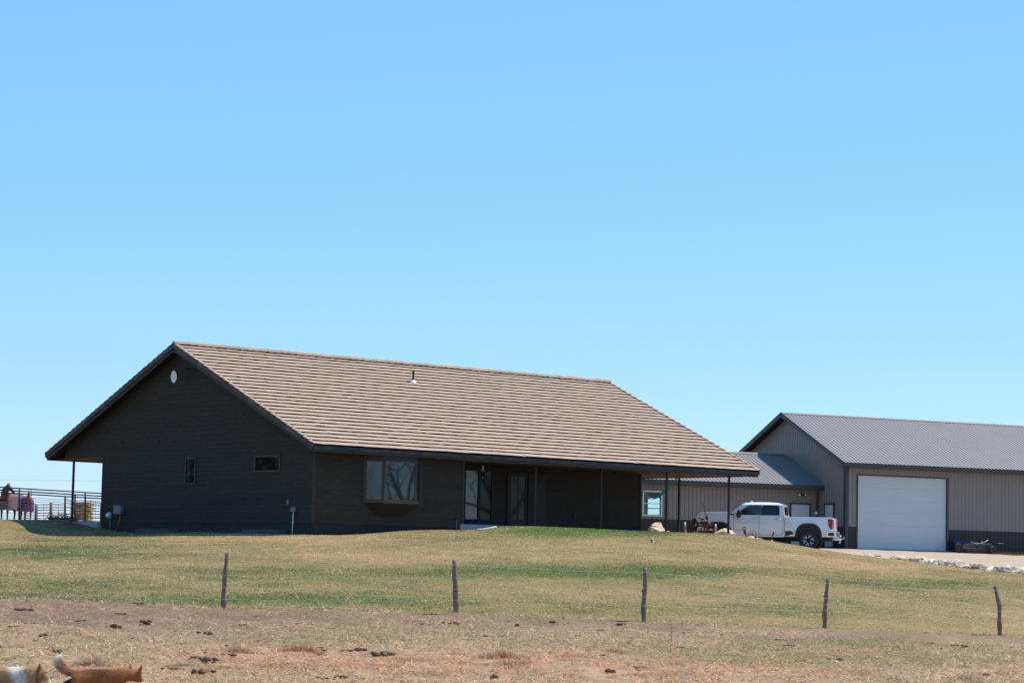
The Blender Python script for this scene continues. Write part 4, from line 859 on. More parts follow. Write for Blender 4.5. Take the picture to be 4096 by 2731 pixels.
for zx, zy0, zy1, wy, nm in ((1025, 590, 780, -.05, 0), (1550, 620, 805, -.05, 0), (1222, 620, 760, .3, 0)):
    r = (zy1 - zy0) / 4.276 * S / 2; cc = Q(zx, (zy0 + zy1) / 2, wy); Tm = Matrix.Translation(cc) @ Matrix.Rotation(math.radians(78), 4, 'Z') @ Matrix.Rotation(math.pi / 2, 4, 'X')
    m = MB(); m.lathe([(r, -.04), (r, .04), (r - .03, .04), (r - .03, -.04)], Tm, 24, close=True); wv = m.build('wheel', M_PALEM if zx != 1222 else M_RUST, t)
    m = MB(); m.lathe([(.045, -.08), (.045, .08), (0, .08)], Tm, 10)
    for k in range(8): a = k * math.pi / 4; m.bar(Tm @ Vector((0, 0, 0)), Tm @ Vector((math.cos(a) * (r - .02), math.sin(a) * (r - .02), 0)), .02, .02)
    m.build('spokes', M_RUST, wv)
m = MB(); m.tube([Q(1385, 540, 0), Q(1372, 470), Q(1362, 380), Q(1345, 310), Q(1318, 265), Q(1300, 258)], [.02, .018, .015, .013, .012, .012], 7); m.build('lever', M_DKI, t)
m = MB(); m.tube([Q(1408, 640, .1), Q(1410, 540, .1), Q(1409, 425, .1)], [.045, .05, .02], 8); m.tube([Q(1399, 445, .1), Q(1420, 440, .1)], .012, 5); m.build('lever', M_DKI, t)
m = MB()
for a, b in (((1150, 555), (1180, 520)), ((1180, 520), (1205, 535)), ((1205, 535), (1215, 565)), ((1165, 560), (1195, 575))): m.tube([Q(*a, -.1), Q(*b, .05)], .04, 8)
m.sphere(Q(1190, 545), .09, 7, sx=1.2); m.build('gearbox', M_DKI, t)
m = MB()
for zx, zy in ((1290, 770), (1410, 780), (1340, 790), (1480, 775)):
    p = Q(zx, zy, -.15); m.add([p + Vector(v) for v in ((-.2, 0, -.05), (.2, .1, -.08), (.12, 0, .07), (-.12, -.05, .06), (0, .14, .02))], [(0, 1, 2, 3), (1, 4, 2), (4, 3, 2), (0, 3, 4)])
m.build('plowshare', M_RED, t)
m = MB(); m.tube([Q(1360, 615, -.3), Q(1385, 605, -.3), Q(1395, 580, -.3), Q(1380, 560, -.3), Q(1300, 560, -.3)], .018, 6); m.tube([Q(1240, 740, .1), Q(1500, 720, -.2)], .03, 6); m.build('tie_rod', M_PALEM, t)
m = MB(); m.lathe([(0, 0), (.14, .01), (.19, .05), (.18, .055), (.13, .02), (0, .012)], Matrix.Translation(Q(1310, 545, 0)) @ Matrix.Rotation(.3, 4, 'Y'), 16); m.tube([Q(1310, 548), Q(1330, 600)], .02, 6); m.build('seat', M_DKI, t)
# small pump body and spoked wheel near the boulder
def onground(px, py, Y): p = at(px, py, Y); return p
p = at(2978, 2148, 112.7); zg = p.z
t = empty('hand_pump', (p.x, p.y, zg), 0, 'short red rusty hand pump body with looped top standing by the pale stones', 'pump')
m = MB(); k = 1 / 4.276 * S * .98
m.tube([(0.05, 0, -.25), (.04, 0, .05), (0, 0, .26), (-.01, 0, .34)], [.085, .075, .05, .06], 10); m.build('body', M_RED, t)
m = MB(); m.tube([(-.11, 0, .36), (-.08, 0, .44), (-.02, 0, .46), (.05, 0, .43), (.08, 0, .37), (.02, 0, .34), (-.06, 0, .34), (-.11, 0, .36)], .02, 6); m.tube([(-.01, 0, .44), (-.01, 0, .50)], .018, 6); m.build('top_loop', M_DKI, t)
p = at(3009, 2151, 112.5); t = empty('spoked_wheel', (p.x, p.y, p.z), 0, 'small dark iron spoked wheel standing upright on pale stones before the pickup', 'iron wheel')
r = 17 * 112.5 / CF; Tm = Matrix.Translation((0, 0, r - .03)) @ Matrix.Rotation(math.pi / 2, 4, 'X') 
m = MB(); m.lathe([(r, -.018), (r, .018), (r - .014, .018), (r - .014, -.018)], Tm, 28, close=True); m.build('rim', M_DKI, t)
m = MB(); m.lathe([(.03, -.04), (.03, .04), (0, .04)], Tm, 8)
for k in range(9): a = k * 2 * math.pi / 9; m.bar(Tm @ Vector((0, 0, 0)), Tm @ Vector((math.cos(a) * (r - .01), math.sin(a) * (r - .01), 0)), .010, .010)
m.build('spokes', M_DKI, t)
p = at(3085, 2164, 112.2); zg = g1(p.x, p.y); m = MB(); m.tube([(0, 0, -.1), (.01, 0, .15), (.05, 0, .26)], .008, 5); m.tube([(.05, 0, .24), (.10, 0, .42), (.115, 0, .47)], [.02, .04, .012], 7)
tag(m.build('cattail_stake', M_RUST, None, loc=(p.x, p.y, zg)), 'small rusty cattail-shaped stake in front of the pickup rear door', 'garden stake')
p = hw(22.9, -1.2); p = at(2607, 2132, 110.5); m = MB(); m.tube([(0, 0, -.1), (0, 0, .70)], .014, 6); m.tube([(0, 0, .5), (-.12, 0, .33), (-.30, 0, .15), (-.36, 0, -.05)], .006, 5); m.tube([(-.02, 0, .70), (.02, 0, .70)], .02, 5)
tag(m.build('plant_hook', M_DKI, None, loc=(p.x, p.y, 3.68)), 'thin dark garden rod standing left of the pale boulder below the wing window', 'garden rod')
# ---------------------------------------------------------------- pickup
M_PAINT = mat('white_paint', (.70, .70, .72), .28, var=.02, scale=1, spec=.5, coat=.8); M_BLK = mat('black_plastic', (.015, .015, .017), .55, var=.2, scale=6); M_CHR = mat('chrome', (.62, .63, .65), .15, metal=.95, var=.03); M_TYRE = mat('tyre_rubber', (.022, .022, .023), .85, var=.2, scale=8, bump=.004, bscale=40)
M_SPK = mat('machined_alloy', (.72, .72, .74), .35, metal=.35, var=.03); M_TAIL = mat('tail_lamp', (.38, .006, .008), .35, var=.15, scale=12); M_CARG = mat('car_glass', (.010, .022, .024), .04, var=.3, scale=1.4, spec=.7, coat=.5); M_CARD = mat('dark_car_glass', (.006, .007, .009), .05, spec=.5)
tx = at(3064, 2190, 117).x; tz = 3.17
truck = empty('pickup_truck', (tx, 117, tz), math.radians(-13), 'white crew cab pickup truck with black wheel arches parked before the shop wing', 'pickup truck'); truck.scale = (1.03,) * 3
def yh(z):
    if z < .62: return .93 + (z - .45) * .25
    if z < 1.1: return .975 + (z - .62) * .04
    if z < 1.5: return .994 - (z - 1.1) * .16
    return .925 - (z - 1.5) * .27 if z < 1.98 else .795 - (z - 1.98) * 1.6
def shell(outline, zs, name, m, par, bev=.02, sub=1.0, xtaper=None):
    bm = bmesh.new(); V = [bm.verts.new((x, 0, z)) for x, z in outline]; f = bm.faces.new(V)
    for z in zs: bmesh.ops.bisect_plane(bm, geom=bm.verts[:] + bm.edges[:] + bm.faces[:], plane_co=(0, 0, z), plane_no=(0, 0, 1))
    for x in (-2.9, 2.8): bmesh.ops.bisect_plane(bm, geom=bm.verts[:] + bm.edges[:] + bm.faces[:], plane_co=(x, 0, 0), plane_no=(1, 0, 0))
    fs = bm.faces[:]; r = bmesh.ops.extrude_face_region(bm, geom=fs); nv = [e for e in r['geom'] if isinstance(e, bmesh.types.BMVert)]; ns = set(nv)
    for v in bm.verts:
        h = yh(v.co.z) * sub
        if xtaper: h *= xtaper(v.co.x)
        v.co.y = h if v in ns else -h
    bmesh.ops.recalc_face_normals(bm, faces=bm.faces)
    me = bpy.data.meshes.new(name); bm.to_mesh(me); bm.free(); me.materials.append(m)
    for p in me.polygons: p.use_smooth = True
    o = bpy.data.objects.new(name, me); COL.objects.link(o); o.parent = par
    b = o.modifiers.new('b', 'BEVEL'); b.width = bev; b.segments = 3; b.limit_method = 'ANGLE'; b.angle_limit = math.radians(35)
    wn = o.modifiers.new('w', 'WEIGHTED_NORMAL'); wn.keep_sharp = True
    return o
WR = .425; WX = (-2.02, 2.02)
def arch(cx, r=.56, zt=1.13, z0=.58):
    P = []
    for k in range(15):
        t = math.pi * k / 14; c_, s_ = math.cos(t), math.sin(t); q = 2.6
        P.append((cx + r * math.copysign(abs(c_) ** (2 / q), c_), z0 + (zt - z0) * abs(s_) ** (2 / q)))
    return P   # from +x to -x
low = [(-3.03, .62), (-3.05, 1.05), (-3.03, 1.38), (-2.98, 1.50), (-2.88, 1.58), (-2.5, 1.62), (-1.70, 1.64), (-1.52, 1.53), (.90, 1.50), (.92, 1.46), (.955, 1.455), (3.03, 1.46), (3.09, 1.40), (3.10, .80), (3.03, .60)]
low += [(x, z) for x, z in arch(2.02)] + [(.95, .57), (.9, .545), (-1.40, .545)] + [(x, z) for x, z in arch(-2.02)]
body = shell(low, (.62, .8, 1.1, 1.3, 1.44), 'body', M_PAINT, truck, .03, 1, lambda x: 1 - .05 * max(0, (-2.85 - x) / .2) ** 2)
cab = shell([(-1.66, 1.49), (-1.02, 1.985), (-.88, 2.06), (-.4, 2.10), (.15, 2.105), (.62, 2.08), (.80, 2.03), (.85, 1.97), (.93, 1.49)], (1.6, 1.8, 1.98, 2.05), 'cab', M_PAINT, truck, .03)
def side_poly(poly, off, th=.006, side=-1):
    bm = bmesh.new(); bm.faces.new([bm.verts.new((x, 0, z)) for x, z in poly])
    for z in (.8, .95, 1.1, 1.3, 1.498, 1.6, 1.8): bmesh.ops.bisect_plane(bm, geom=bm.verts[:] + bm.edges[:] + bm.faces[:], plane_co=(0, 0, z), plane_no=(0, 0, 1))
    bm.verts.ensure_lookup_table(); bm.verts.index_update(); V = []; n = len(bm.verts)
    for d in (off, off - th): V += [(v.co.x, side * (yh(v.co.z) + d), v.co.z) for v in bm.verts]
    F = [tuple(v.index for v in f.verts) for f in bm.faces]; F += [tuple(i + n for i in f)[::-1] for f in F]
    F += [(e.verts[0].index, e.verts[1].index, e.verts[1].index + n, e.verts[0].index + n) for e in bm.edges if e.is_boundary]
    bm.free(); return V, F
wf_ = [(-1.02, 1.53), (-.98, 1.62), (-.72, 1.90), (-.60, 1.965), (-.14, 1.985), (-.14, 1.51), (-.98, 1.51)]; wr_ = [(-.08, 1.51), (-.08, 1.985), (.60, 1.97), (.68, 1.93), (.71, 1.55), (.70, 1.515)]
wf_ = [(-1.30, 1.515), (-1.0, 1.75), (-.74, 1.93), (-.60, 1.972), (-.14, 1.982), (-.14, 1.515)]
for sd in (-1, 1):
    m = MB(); m.add(*side_poly(wf_, .006, .006, sd)); o = m.build('front_window', M_CARG, cab)
    m = MB(); m.add(*side_poly(wr_, .006, .006, sd)); m.build('rear_window', M_CARD, cab)
    m = MB(); m.add(*side_poly([(-.135, 1.5), (-.135, 1.985), (-.085, 1.985), (-.085, 1.5)], .0045, .006, sd)); m.build('pillar', M_BLK, cab)
    for pl in ([(-1.37, .62), (-1.37, 1.49), (-1.355, 1.49), (-1.355, .62)], [(-.215, .62), (-.215, 1.49), (-.20, 1.49), (-.20, .62)], [(.80, .66), (.86, .72), (.875, 1.49), (.89, 1.49), (.875, .70), (.81, .64)], [(-1.35, .62), (.80, .64), (.80, .655), (-1.35, .635)], [(.935, .58), (.935, 1.44), (.955, 1.44), (.955, .58)]):
        m = MB(); m.add(*side_poly(pl, .0015, .004, sd)); m.build('door_seam', M_BLK, body)
    for hx in (-.50, .53):
        m = MB(); m.tube([(hx, sd * 1.0, 1.35), (hx + .06, sd * 1.02, 1.36), (hx + .22, sd * 1.02, 1.36), (hx + .27, sd * 1.0, 1.35)], [.02, .024, .026, .02], 8); m.build('door_handle', M_CHR, body)
    # wheel arch flares
    for cx in WX:
        m = MB(); o_ = arch(cx, .60, 1.19, .50); i_ = arch(cx, .49, 1.07, .50); n = len(o_)
        V = [(x, sd * 1.035 if 0 else sd * (.995 + .03), z) for x, z in o_] + [(x, sd * (.995 + .035), z) for x, z in i_] + [(x, sd * .93, z) for x, z in o_] + [(x, sd * .80, z) for x, z in i_]
        F = [(i, i + 1, n + i + 1, n + i) for i in range(n - 1)] + [(i, 2 * n + i, 2 * n + i + 1, i + 1) for i in range(n - 1)] + [(n + i, n + i + 1, 3 * n + i + 1, 3 * n + i) for i in range(n - 1)]
        m.smooth = True; m.add(V, F); fl = m.build('wheel_arch', M_BLK, body)
        m = MB(); m.box(cx - .08, cx + .08, *sorted((sd * 1.026, sd * 1.034)), 1.135, 1.165); m.build('side_marker', M_TAIL, fl)
    m = MB(); m.add(*side_poly([(.97, .56), (.97, .80), (1.02, .83), (1.25, .83), (1.33, .76), (1.40, .56)], .004, .01, sd)); m.build('rocker_panel', M_BLK, body)
    m = MB(); V, Fc = side_poly([(2.86, 1.34), (2.88, 1.39), (3.085, 1.37), (3.085, .94), (2.98, .95), (2.92, 1.05)], .012, .02, sd); m.add(V, Fc); m.box(3.05, 3.12, *sorted((sd * .74, sd * .955)), .96, 1.36); m.build('tail_lamp', M_TAIL, body)
    m = MB(); m.sphere((0, 0, 0), 1, 8, Matrix.Translation((-1.08, sd * 1.16, 1.60)) @ Matrix.Diagonal((.10, .13, .17, 1))); m.box(-1.2, -1.0, *sorted((sd * 1.03, sd * 1.25)), 1.42, 1.62); m.bar((-1.12, sd * .93, 1.44), (-1.14, sd * 1.1, 1.40), .10, .09); mr_ = m.build('mirror', M_BLK, cab, bevel=.02)
    m = MB(); m.box(-1.215, -1.203, *sorted((sd * 1.08, sd * 1.20)), 1.63, 1.67); m.build('turn_lamp', M_CHR, mr_)
    # head lamps
    m = MB(); m.box(-3.062, -2.97, *sorted((sd * .62, sd * .90)), 1.18, 1.42); m.build('headlight', M_CHR, body, bevel=.02)
    m = MB(); m.box(-2.93, -2.87, *sorted((sd * .945, sd * .957)), 1.22, 1.32); m.build('side_marker', mat('amber_lamp', (.6, .16, .03), .3), body)
m = MB(); m.add([(-1.60, -.86, 1.535), (-1.60, .86, 1.535), (-1.03, .74, 1.975), (-1.03, -.74, 1.975)], [(0, 1, 2, 3)]); m.v = [(x - .012, y, z + .012) for x, y, z in m.v]; m.build('windshield', mat('windshield_glass', (.01, .03, .035), .04, spec=.8, coat=.5), cab)
m = MB(); m.add([(.93, -.62, 1.56), (.93, .62, 1.56), (.872, .55, 1.92), (.872, -.55, 1.92)], [(0, 1, 2, 3)]); m.v = [(x + .008, y, z) for x, y, z in m.v]; m.build('rear_glass', M_CARD, cab)
m = MB(); m.box(-1.70, -1.42, -.90, .90, 1.55, 1.57); m.bar((-1.62, -.948, 1.52), (-1.35, -.955, 1.54), .01, .06); m.build('cowl', M_BLK, body)
m = MB(); m.box(1.0, 2.99, -.80, .80, 1.456, 1.4635); m.build('bed_opening', M_BLK, body)
m = MB(); m.add(*side_poly([(1.12 + .13 * math.cos(k * math.pi / 12) * (1 if 1 else 0), 1.11 + .10 * math.sin(k * math.pi / 12)) for k in range(24)], .0012, .004, -1)); m.build('fuel_door', M_BLK, body)
m = MB(); m.add(*side_poly([(1.12 + .122 * math.cos(k * math.pi / 12), 1.11 + .092 * math.sin(k * math.pi / 12)) for k in range(24)], .0030, .004, -1)); m.build('fuel_door_panel', M_PAINT, body)
m = MB(); m.tube([(-.75, 0, 2.09), (-.68, 0, 2.16), (-.60, 0, 2.10)], [.03, .035, .02], 8); m.build('roof_antenna', M_PAINT, cab)
m = MB(); m.box(-3.07, -3.02, -.68, .68, .98, 1.42)
for k in range(5): m.box(-3.085, -3.07, -.66, .66, 1.02 + k * .08, 1.05 + k * .08)
m.build('grille', M_BLK, body); m = MB(); m.box(-3.16, -2.95, -.95, .95, .58, .90); m.build('front_bumper', M_CHR, body, bevel=.05)
m = MB(); m.box(3.05, 3.23, -.95, .95, .58, .86); m.box(2.80, 3.05, -1.005, -.95, .58, .86); m.box(2.80, 3.05, .95, 1.005, .58, .86); bp_ = m.build('rear_bumper', M_CHR, body, bevel=.035)
m = MB(); m.box(2.88, 3.16, -1.012, -.95, .64, .79); m.box(3.19, 3.236, -.4, .4, .62, .80); m.build('bumper_step', M_BLK, bp_, bevel=.02)
m = MB(); m.bar((3.0, 0, .5), (3.40, 0, .5), .08, .08); m.tube([(3.36, 0, .46), (3.36, 0, .64)], .025, 8); m.sphere((3.36, 0, .66), .045, 7); m.sphere((3.32, 0, .38), .05, 7); m.tube([(3.32, 0, .5), (3.32, 0, .36)], .03, 7); m.tube([(3.36, 0, .5), (3.50, 0, .55), (3.52, 0, .62)], .022, 7); m.build('tow_hitch', M_CHR, truck)
m = MB(); m.box(-2.8, 3.0, -.5, .5, .42, .62); m.box(-2.6, 3.0, -.86, .86, .60, .66); m.tube([(2.02, -.8, .43), (2.02, .8, .43)], .09, 10); m.tube([(-2.02, -.8, .43), (-2.02, .8, .43)], .07, 10); m.tube([(.4, -.55, .46), (1.2, -.6, .42), (3.05, -.6, .44)], .05, 8); m.build('chassis', M_BLK, truck)
m = MB()
for cx in WX: m.box(cx - .50, cx + .50, -.88, .88, .66, 1.09)
m.build('wheel_housing', M_BLK, truck)
for cx in WX:
    for sd in (-1, 1):
        Tm = Matrix.Translation((cx, sd * .87, WR)) @ Matrix.Rotation(math.pi / 2 * (1 if sd < 0 else -1), 4, 'X')
        m = MB(); m.lathe([(.27, -.13), (.33, -.14), (.395, -.135), (.42, -.11), (WR, -.05), (WR, .05), (.42, .11), (.395, .135), (.33, .14), (.27, .13), (.262, .10), (.262, -.10)], Tm, 40, close=True)
        m.smooth = False
        for k in range(40):
            a = k * 2 * math.pi / 40; ca, sa = math.cos(a), math.sin(a)
            for s_ in (-.105, .06): m.bar(Tm @ Vector((ca * (WR - .012), sa * (WR - .012), s_)), Tm @ Vector((ca * (WR - .012), sa * (WR - .012), s_ + .05)), .035, .035, Tm @ Vector((ca, sa, 0)) - Tm @ Vector((0, 0, 0)))
        wh = m.build('wheel', M_TYRE, truck)
        m = MB(); m.lathe([(.262, .10), (.25, .115), (.235, .10), (.225, .02), (.06, .05), (.05, .085), (0, .09)], Tm, 36); rm = m.build('rim', M_BLK, wh)
        m = MB()
        for k in range(6):
            a = k * math.pi / 3 + .3
            def PP(r_, t_, z_=.11): return Tm @ Vector((r_ * math.cos(a + t_), r_ * math.sin(a + t_), z_))
            m.tube([PP(.238, -.40), PP(.243, -.22), PP(.232, -.13), PP(.13, -.15, .10), PP(.10, 0, .095), PP(.13, .15, .10), PP(.232, .13), PP(.243, .22), PP(.238, .40)], .0135, 6)
        m.build('spokes', M_SPK, rm)
# door badge (small dark lettering)
tc_ = bpy.data.curves.new('badge', 'FONT'); tc_.body = 'AT4'; tc_.size = .085; tc_.extrude = .002; to_ = bpy.data.objects.new('badge', tc_); COL.objects.link(to_)
dgx = bpy.context.evaluated_depsgraph_get(); dgx.update(); bme = bpy.data.meshes.new_from_object(to_.evaluated_get(dgx)); bpy.data.objects.remove(to_)
bo = bpy.data.objects.new('badge', bme); COL.objects.link(bo); bo.parent = body; bo.rotation_euler = (math.pi / 2, 0, 0); bo.location = (-1.18, -(yh(.83) + .004), .80); bme.materials.clear(); bme.materials.append(M_BLK)
# ---------------------------------------------------------------- old machinery beside the overhead door
t = sthing('farm_cart', 7.33, -.6, 3.28, 'old grey and rusty farm cart on two dark wheels beside the overhead door', 'farm cart')
def K(zx, zy, y=0): v = (zx - 1208) / 5.94 / 100 * 1.33; return Vector((v, y, (620 - zy) / 5.94 * .0129 + .05))
K = lambda zx, zy, y=0: Vector(((zx - 1208) / 5.94 * .0155, y, (665 - zy) / 5.94 * .0129 + (zx - 1208) / 5.94 * .0004))
for zx, zy, r in ((805, 572, .25), (1600, 635, .22)):
    cc = K(zx, zy, -.45); cc.z = r + (0 if zx < 1000 else -.03); Tm = Matrix.Translation(cc) @ Matrix.Rotation(math.pi / 2 + .0, 4, 'X') @ Matrix.Rotation(.25 if zx > 1000 else .1, 4, 'Y')
    m = MB(); m.lathe([(r * .7, -.06), (r * .93, -.07), (r, -.03), (r, .03), (r * .93, .07), (r * .7, .06)], Tm, 26, close=True); wv = m.build('wheel', M_TYRE, t)
    m = MB(); m.lathe([(r * .71, .03), (r * .5, .0), (r * .2, .05), (0, .06)], Tm, 18); m.build('rim', M_DKI, wv)
M_GBL = mat('grey_blue_paint', (.022, .028, .038), .6, var=.4, scale=5, col2=(.055, .062, .075))
m = MB(); P = [K(1010, 560), K(1140, 425), K(1640, 440), K(1650, 590), K(1560, 600), K(1050, 590)]; n = len(P)
m.add([p + Vector((0, y, 0)) for y in (-.25, .3) for p in P], [tuple(range(n)), tuple(range(n, 2 * n))[::-1]] + [(i, (i + 1) % n, n + (i + 1) % n, n + i) for i in range(n)]); m.build('body', M_GBL, t, bevel=.02)
m = MB(); P = [K(1000, 590), K(1600, 600), K(1600, 690), K(1050, 670)]; n = 4
m.add([p + Vector((0, y, 0)) for y in (-.2, .25) for p in P], [tuple(range(n)), tuple(range(n, 2 * n))[::-1]] + [(i, (i + 1) % n, n + (i + 1) % n, n + i) for i in range(n)]); m.build('lower_frame', M_RED, t)
m = MB(); m.tube([K(880, 535, -.35), K(1250, 540, -.35)], .02, 6); m.tube([K(1270, 480, -.3), K(1300, 560, -.3)], .03, 6); m.build('axle_rod', M_DKI, t)
m = MB(); m.tube([K(1240, 455, -.3), K(1470, 385, -.3), K(1530, 352, -.3)], .022, 7); m.build('pipe', M_PALEM, t); m = MB(); m.tube([K(1230, 385, .1), K(1290, 420, 0), K(1360, 428, -.1), K(1500, 445, -.2), K(1620, 448, -.2)], .018, 6); m.build('pipe', M_PALEM, t)
m = MB(); m.tube([K(1525, 380, -.1), K(1530, 500, -.1), K(1545, 540, -.3)], .018, 6); m.build('lever', M_RED, t)
m = MB(); m.box(-.05, .03, -.29, -.25, .28, .36, Matrix.Translation(K(1400, 540))); m.build('latch', M_PALEM, t)
t = sthing('feed_tub', 7.18, .05, 3.30, 'bright blue plastic tub standing behind the left wheel of the farm cart', 'tub')
m = MB(); m.lathe([(.0, .02), (.30, .0), (.40, .58), (.43, .60), (.41, .61), (.385, .58), (.29, .03), (0, .03)], Matrix.Diagonal((1, .7, 1, 1)), 28); m.build('shell', mat('blue_plastic', (.012, .085, .36), .4, var=.1), t)
for k, (b, z, a0, a1, lb) in enumerate(((-.35, .10, 9.0, 14.5, 'long white-topped red steel beam lying against the shop wall'), (-.75, .03, 9.6, 11.2, 'short rusty red beam lying before the longer one'), (-.15, .02, 9.0, 13.6, 'dark red beam hidden lowest against the shop wall'))):
    t = sthing('steel_beam', a0, b, 3.20 + z, lb, 'steel beam'); m = MB(); ln = a1 - a0; m.box(0, ln, -.06, .06, .10, .115); m.box(0, ln, -.06, .06, .0, .015); m.box(0, ln, -.006, .006, .0151, .0999); m.build('flanges', M_RED, t)
    m = MB(); m.box(0.01, ln - .01, -.055, .055, .1155, .122); m.build('pale_top', M_PALEM, t)
p = sw(9.9, -.2, 3.95); 
t = sthing('pipe_stand', 9.75, .2, 3.25, 'thin dark stand with a short pale crossbar by the steel beams', 'stand'); m = MB(); m.tube([(0, 0, 0), (0, 0, .60)], .012, 6); m.build('leg', M_DKI, t); m = MB(); m.tube([(-.14, 0, .61), (.16, 0, .60)], .025, 8); m.build('crossbar', M_PALEM, t)
rock('rock', RV[2], *sw(11.0, -1.6)[:2], (.35, .2, .10), .3, 'flat white stone on the grass patch at the far right', dz=.05)
xs = NR.rand(5000); ys = NR.rand(5000); gp_ = [sw(8.9 + 5 * a, -1.9 + 1.7 * b) for a, b in zip(xs, ys)]; gx_ = np.array([p.x for p in gp_]); gy_ = np.array([p.y for p in gp_])
o = blades('weeds', gx_, gy_, .04 + .08 * NR.rand(5000), .012 + .01 * NR.rand(5000), .05 * NR.rand(5000), mixc(GRN * 1.2, DRY, (NR.rand(5000) < .25) * 1.), M_BLADE); tag(o, 'green weeds growing along the shop wall beside the beams', 'weeds', kind='stuff')
# ---------------------------------------------------------------- corral behind the house
M_PIPE = mat('dark_red_pipe', (.075, .030, .030), .75, var=.3, scale=4); M_PANEL = mat('rusty_panel_tube', (.20, .085, .05), .8, var=.3, scale=4); 
YA = 124.
def ZA(zx, zy, Y=YA): return at(zx / 5.6, 1900 + zy / 5.6, Y)
cor = empty('pipe_corral_fence', ZA(435, 1040), 0, 'dark red pipe corral fence with three heavy top rails behind the porch', 'fence'); c0 = Vector(cor.location)
for z0, z1 in ((268, 405), (330, 468), (388, 522)):
    m = MB(); m.tube([ZA(-900, z0 - 55) - c0, ZA(3200, z1 + 57) - c0], .032, 8); m.build('rail', M_PIPE, cor)
for k, (z0, z1) in enumerate(((470, 585), (515, 625), (590, 665), (665, 720), (745, 785), (815, 840), (885, 905), (945, 965), (1005, 1010))):
    m = MB(); P = [(ZA(-900 + 4100 * s / 40, z0 - 48 + (z1 - z0) * 1.8 * s / 40 + 4 * math.sin(s * 1.3 + k)) - c0) for s in range(41)]; m.tube(P, .011, 5); m.build('wire', M_PANEL, cor)
for zx, zt, zb in ((435, 285, 1045), (1910, 385, 990), (-500, 250, 1060), (2700, 420, 1000)):
    m = MB(); m.tube([ZA(zx - 8, zb + 30) - c0, ZA(zx, zt) - c0], .045, 9); m.build('post', M_PIPE, cor)
YB = 127.; pan = empty('corral_panels', ZA(820, 1040, YB), 0, 'portable rusty tube corral panels standing between horses and hay', 'corral panel'); c1 = Vector(pan.location)
for nm, (xa, xb, zt0, zt1, n) in enumerate(((460, 800, 575, 640, 6), (835, 1130, 655, 650, 6), (1165, 1460, 640, 655, 6), (1470, 1680, 540, 600, 6), (1690, 2030, 590, 580, 6), (2030, 2250, 580, 615, 6))):
    m = MB()
    for k in range(n + 1):
        za = zt0 + (1030 - zt0) * k / n; zb = zt1 + (1015 - zt1) * k / n; m.tube([ZA(xa, za, YB) - c1, ZA((xa + xb) / 2, (za + zb) / 2 + rnd.uniform(-5, 5), YB) - c1, ZA(xb, zb, YB) - c1], .016, 6)
    for xv in (xa, (xa + xb) / 2, xb): m.tube([ZA(xv, zt0 + (zt1 - zt0) * (xv - xa) / (xb - xa), YB) - c1, ZA(xv - 6, 1050, YB) - c1], .02 if xv != (xa + xb) / 2 else .010, 6)
    m.build('panel', M_PANEL, pan)
for zx, zt, zb, r, M__ in ((1145, 615, 1050, .075, M_PANEL), (1462, 485, 1010, .055, M_PIPE), (1685, 445, 1000, .05, M_PIPE), (800, 640, 1050, .045, M_PANEL), (835, 650, 1050, .03, M_PANEL)):
    m = MB(); m.tube([ZA(zx - 12, zb + 30, YB - .3) - c1, ZA(zx, zt, YB - .3) - c1], r, 9); m.build('post', M__, pan)
m = MB(); m.tube([ZA(985, 1040, YB - .6) - c1, ZA(1110, 830, YB - .6) - c1, ZA(1180, 880, YB - .6) - c1, ZA(1225, 1040, YB - .6) - c1], .015, 6); m.build('brace', M_PANEL, pan)
# hay stack of big bales
M_HAY = mat('hay', (.42, .31, .13), .95, var=.3, scale=7, bump=.05, bscale=14, stretch=(1, 1, 3))
hx0, hx1 = ZA(1675, 800, 133).x, ZA(2050, 800, 133).x
for k, lb in enumerate(('lowest', 'second lowest', 'second highest', 'topmost')):
    z0 = ZA(1850, 1010, 133).z + k * .240; bm = bmesh.new(); bmesh.ops.create_cube(bm, size=1); bmesh.ops.subdivide_edges(bm, edges=bm.edges[:], cuts=9, use_grid_fill=True); wd = hx1 - hx0 - (.06 if k % 2 else 0)
    for v in bm.verts:
        p = v.co; q = Vector((p.x * wd, p.y * 1.6, p.z * .20)); r_ = mn.fractal(q * 4 + Vector((k * 9, 0, 0)), 1, 2, 3) * .035; q += q.normalized() * r_; v.co = q
    me = bpy.data.meshes.new('hay_bale'); bm.to_mesh(me); bm.free(); me.materials.append(M_HAY); o = bpy.data.objects.new('hay_bale', me); COL.objects.link(o); o.location = ((hx0 + hx1) / 2 + rnd.uniform(-.03, .03), 133, z0 + .11)
    tag(o, lb + ' bale of the square golden hay stack behind the corral', 'hay bale')
    if k < 3:
        m = MB()  # spacers added so bright sky passes between the bales
        for s in (-.5, .5): m.box(s * .5 - .03, s * .5 + .03, -.7, .7, 0, .05)
        tag(m.build('sky_gap_spacer', M_WOOD, None, loc=((hx0 + hx1) / 2, 133, z0 + .20)), 'added wooden spacers opening a sky gap between the %s hay bale and the one above' % lb, 'spacer')
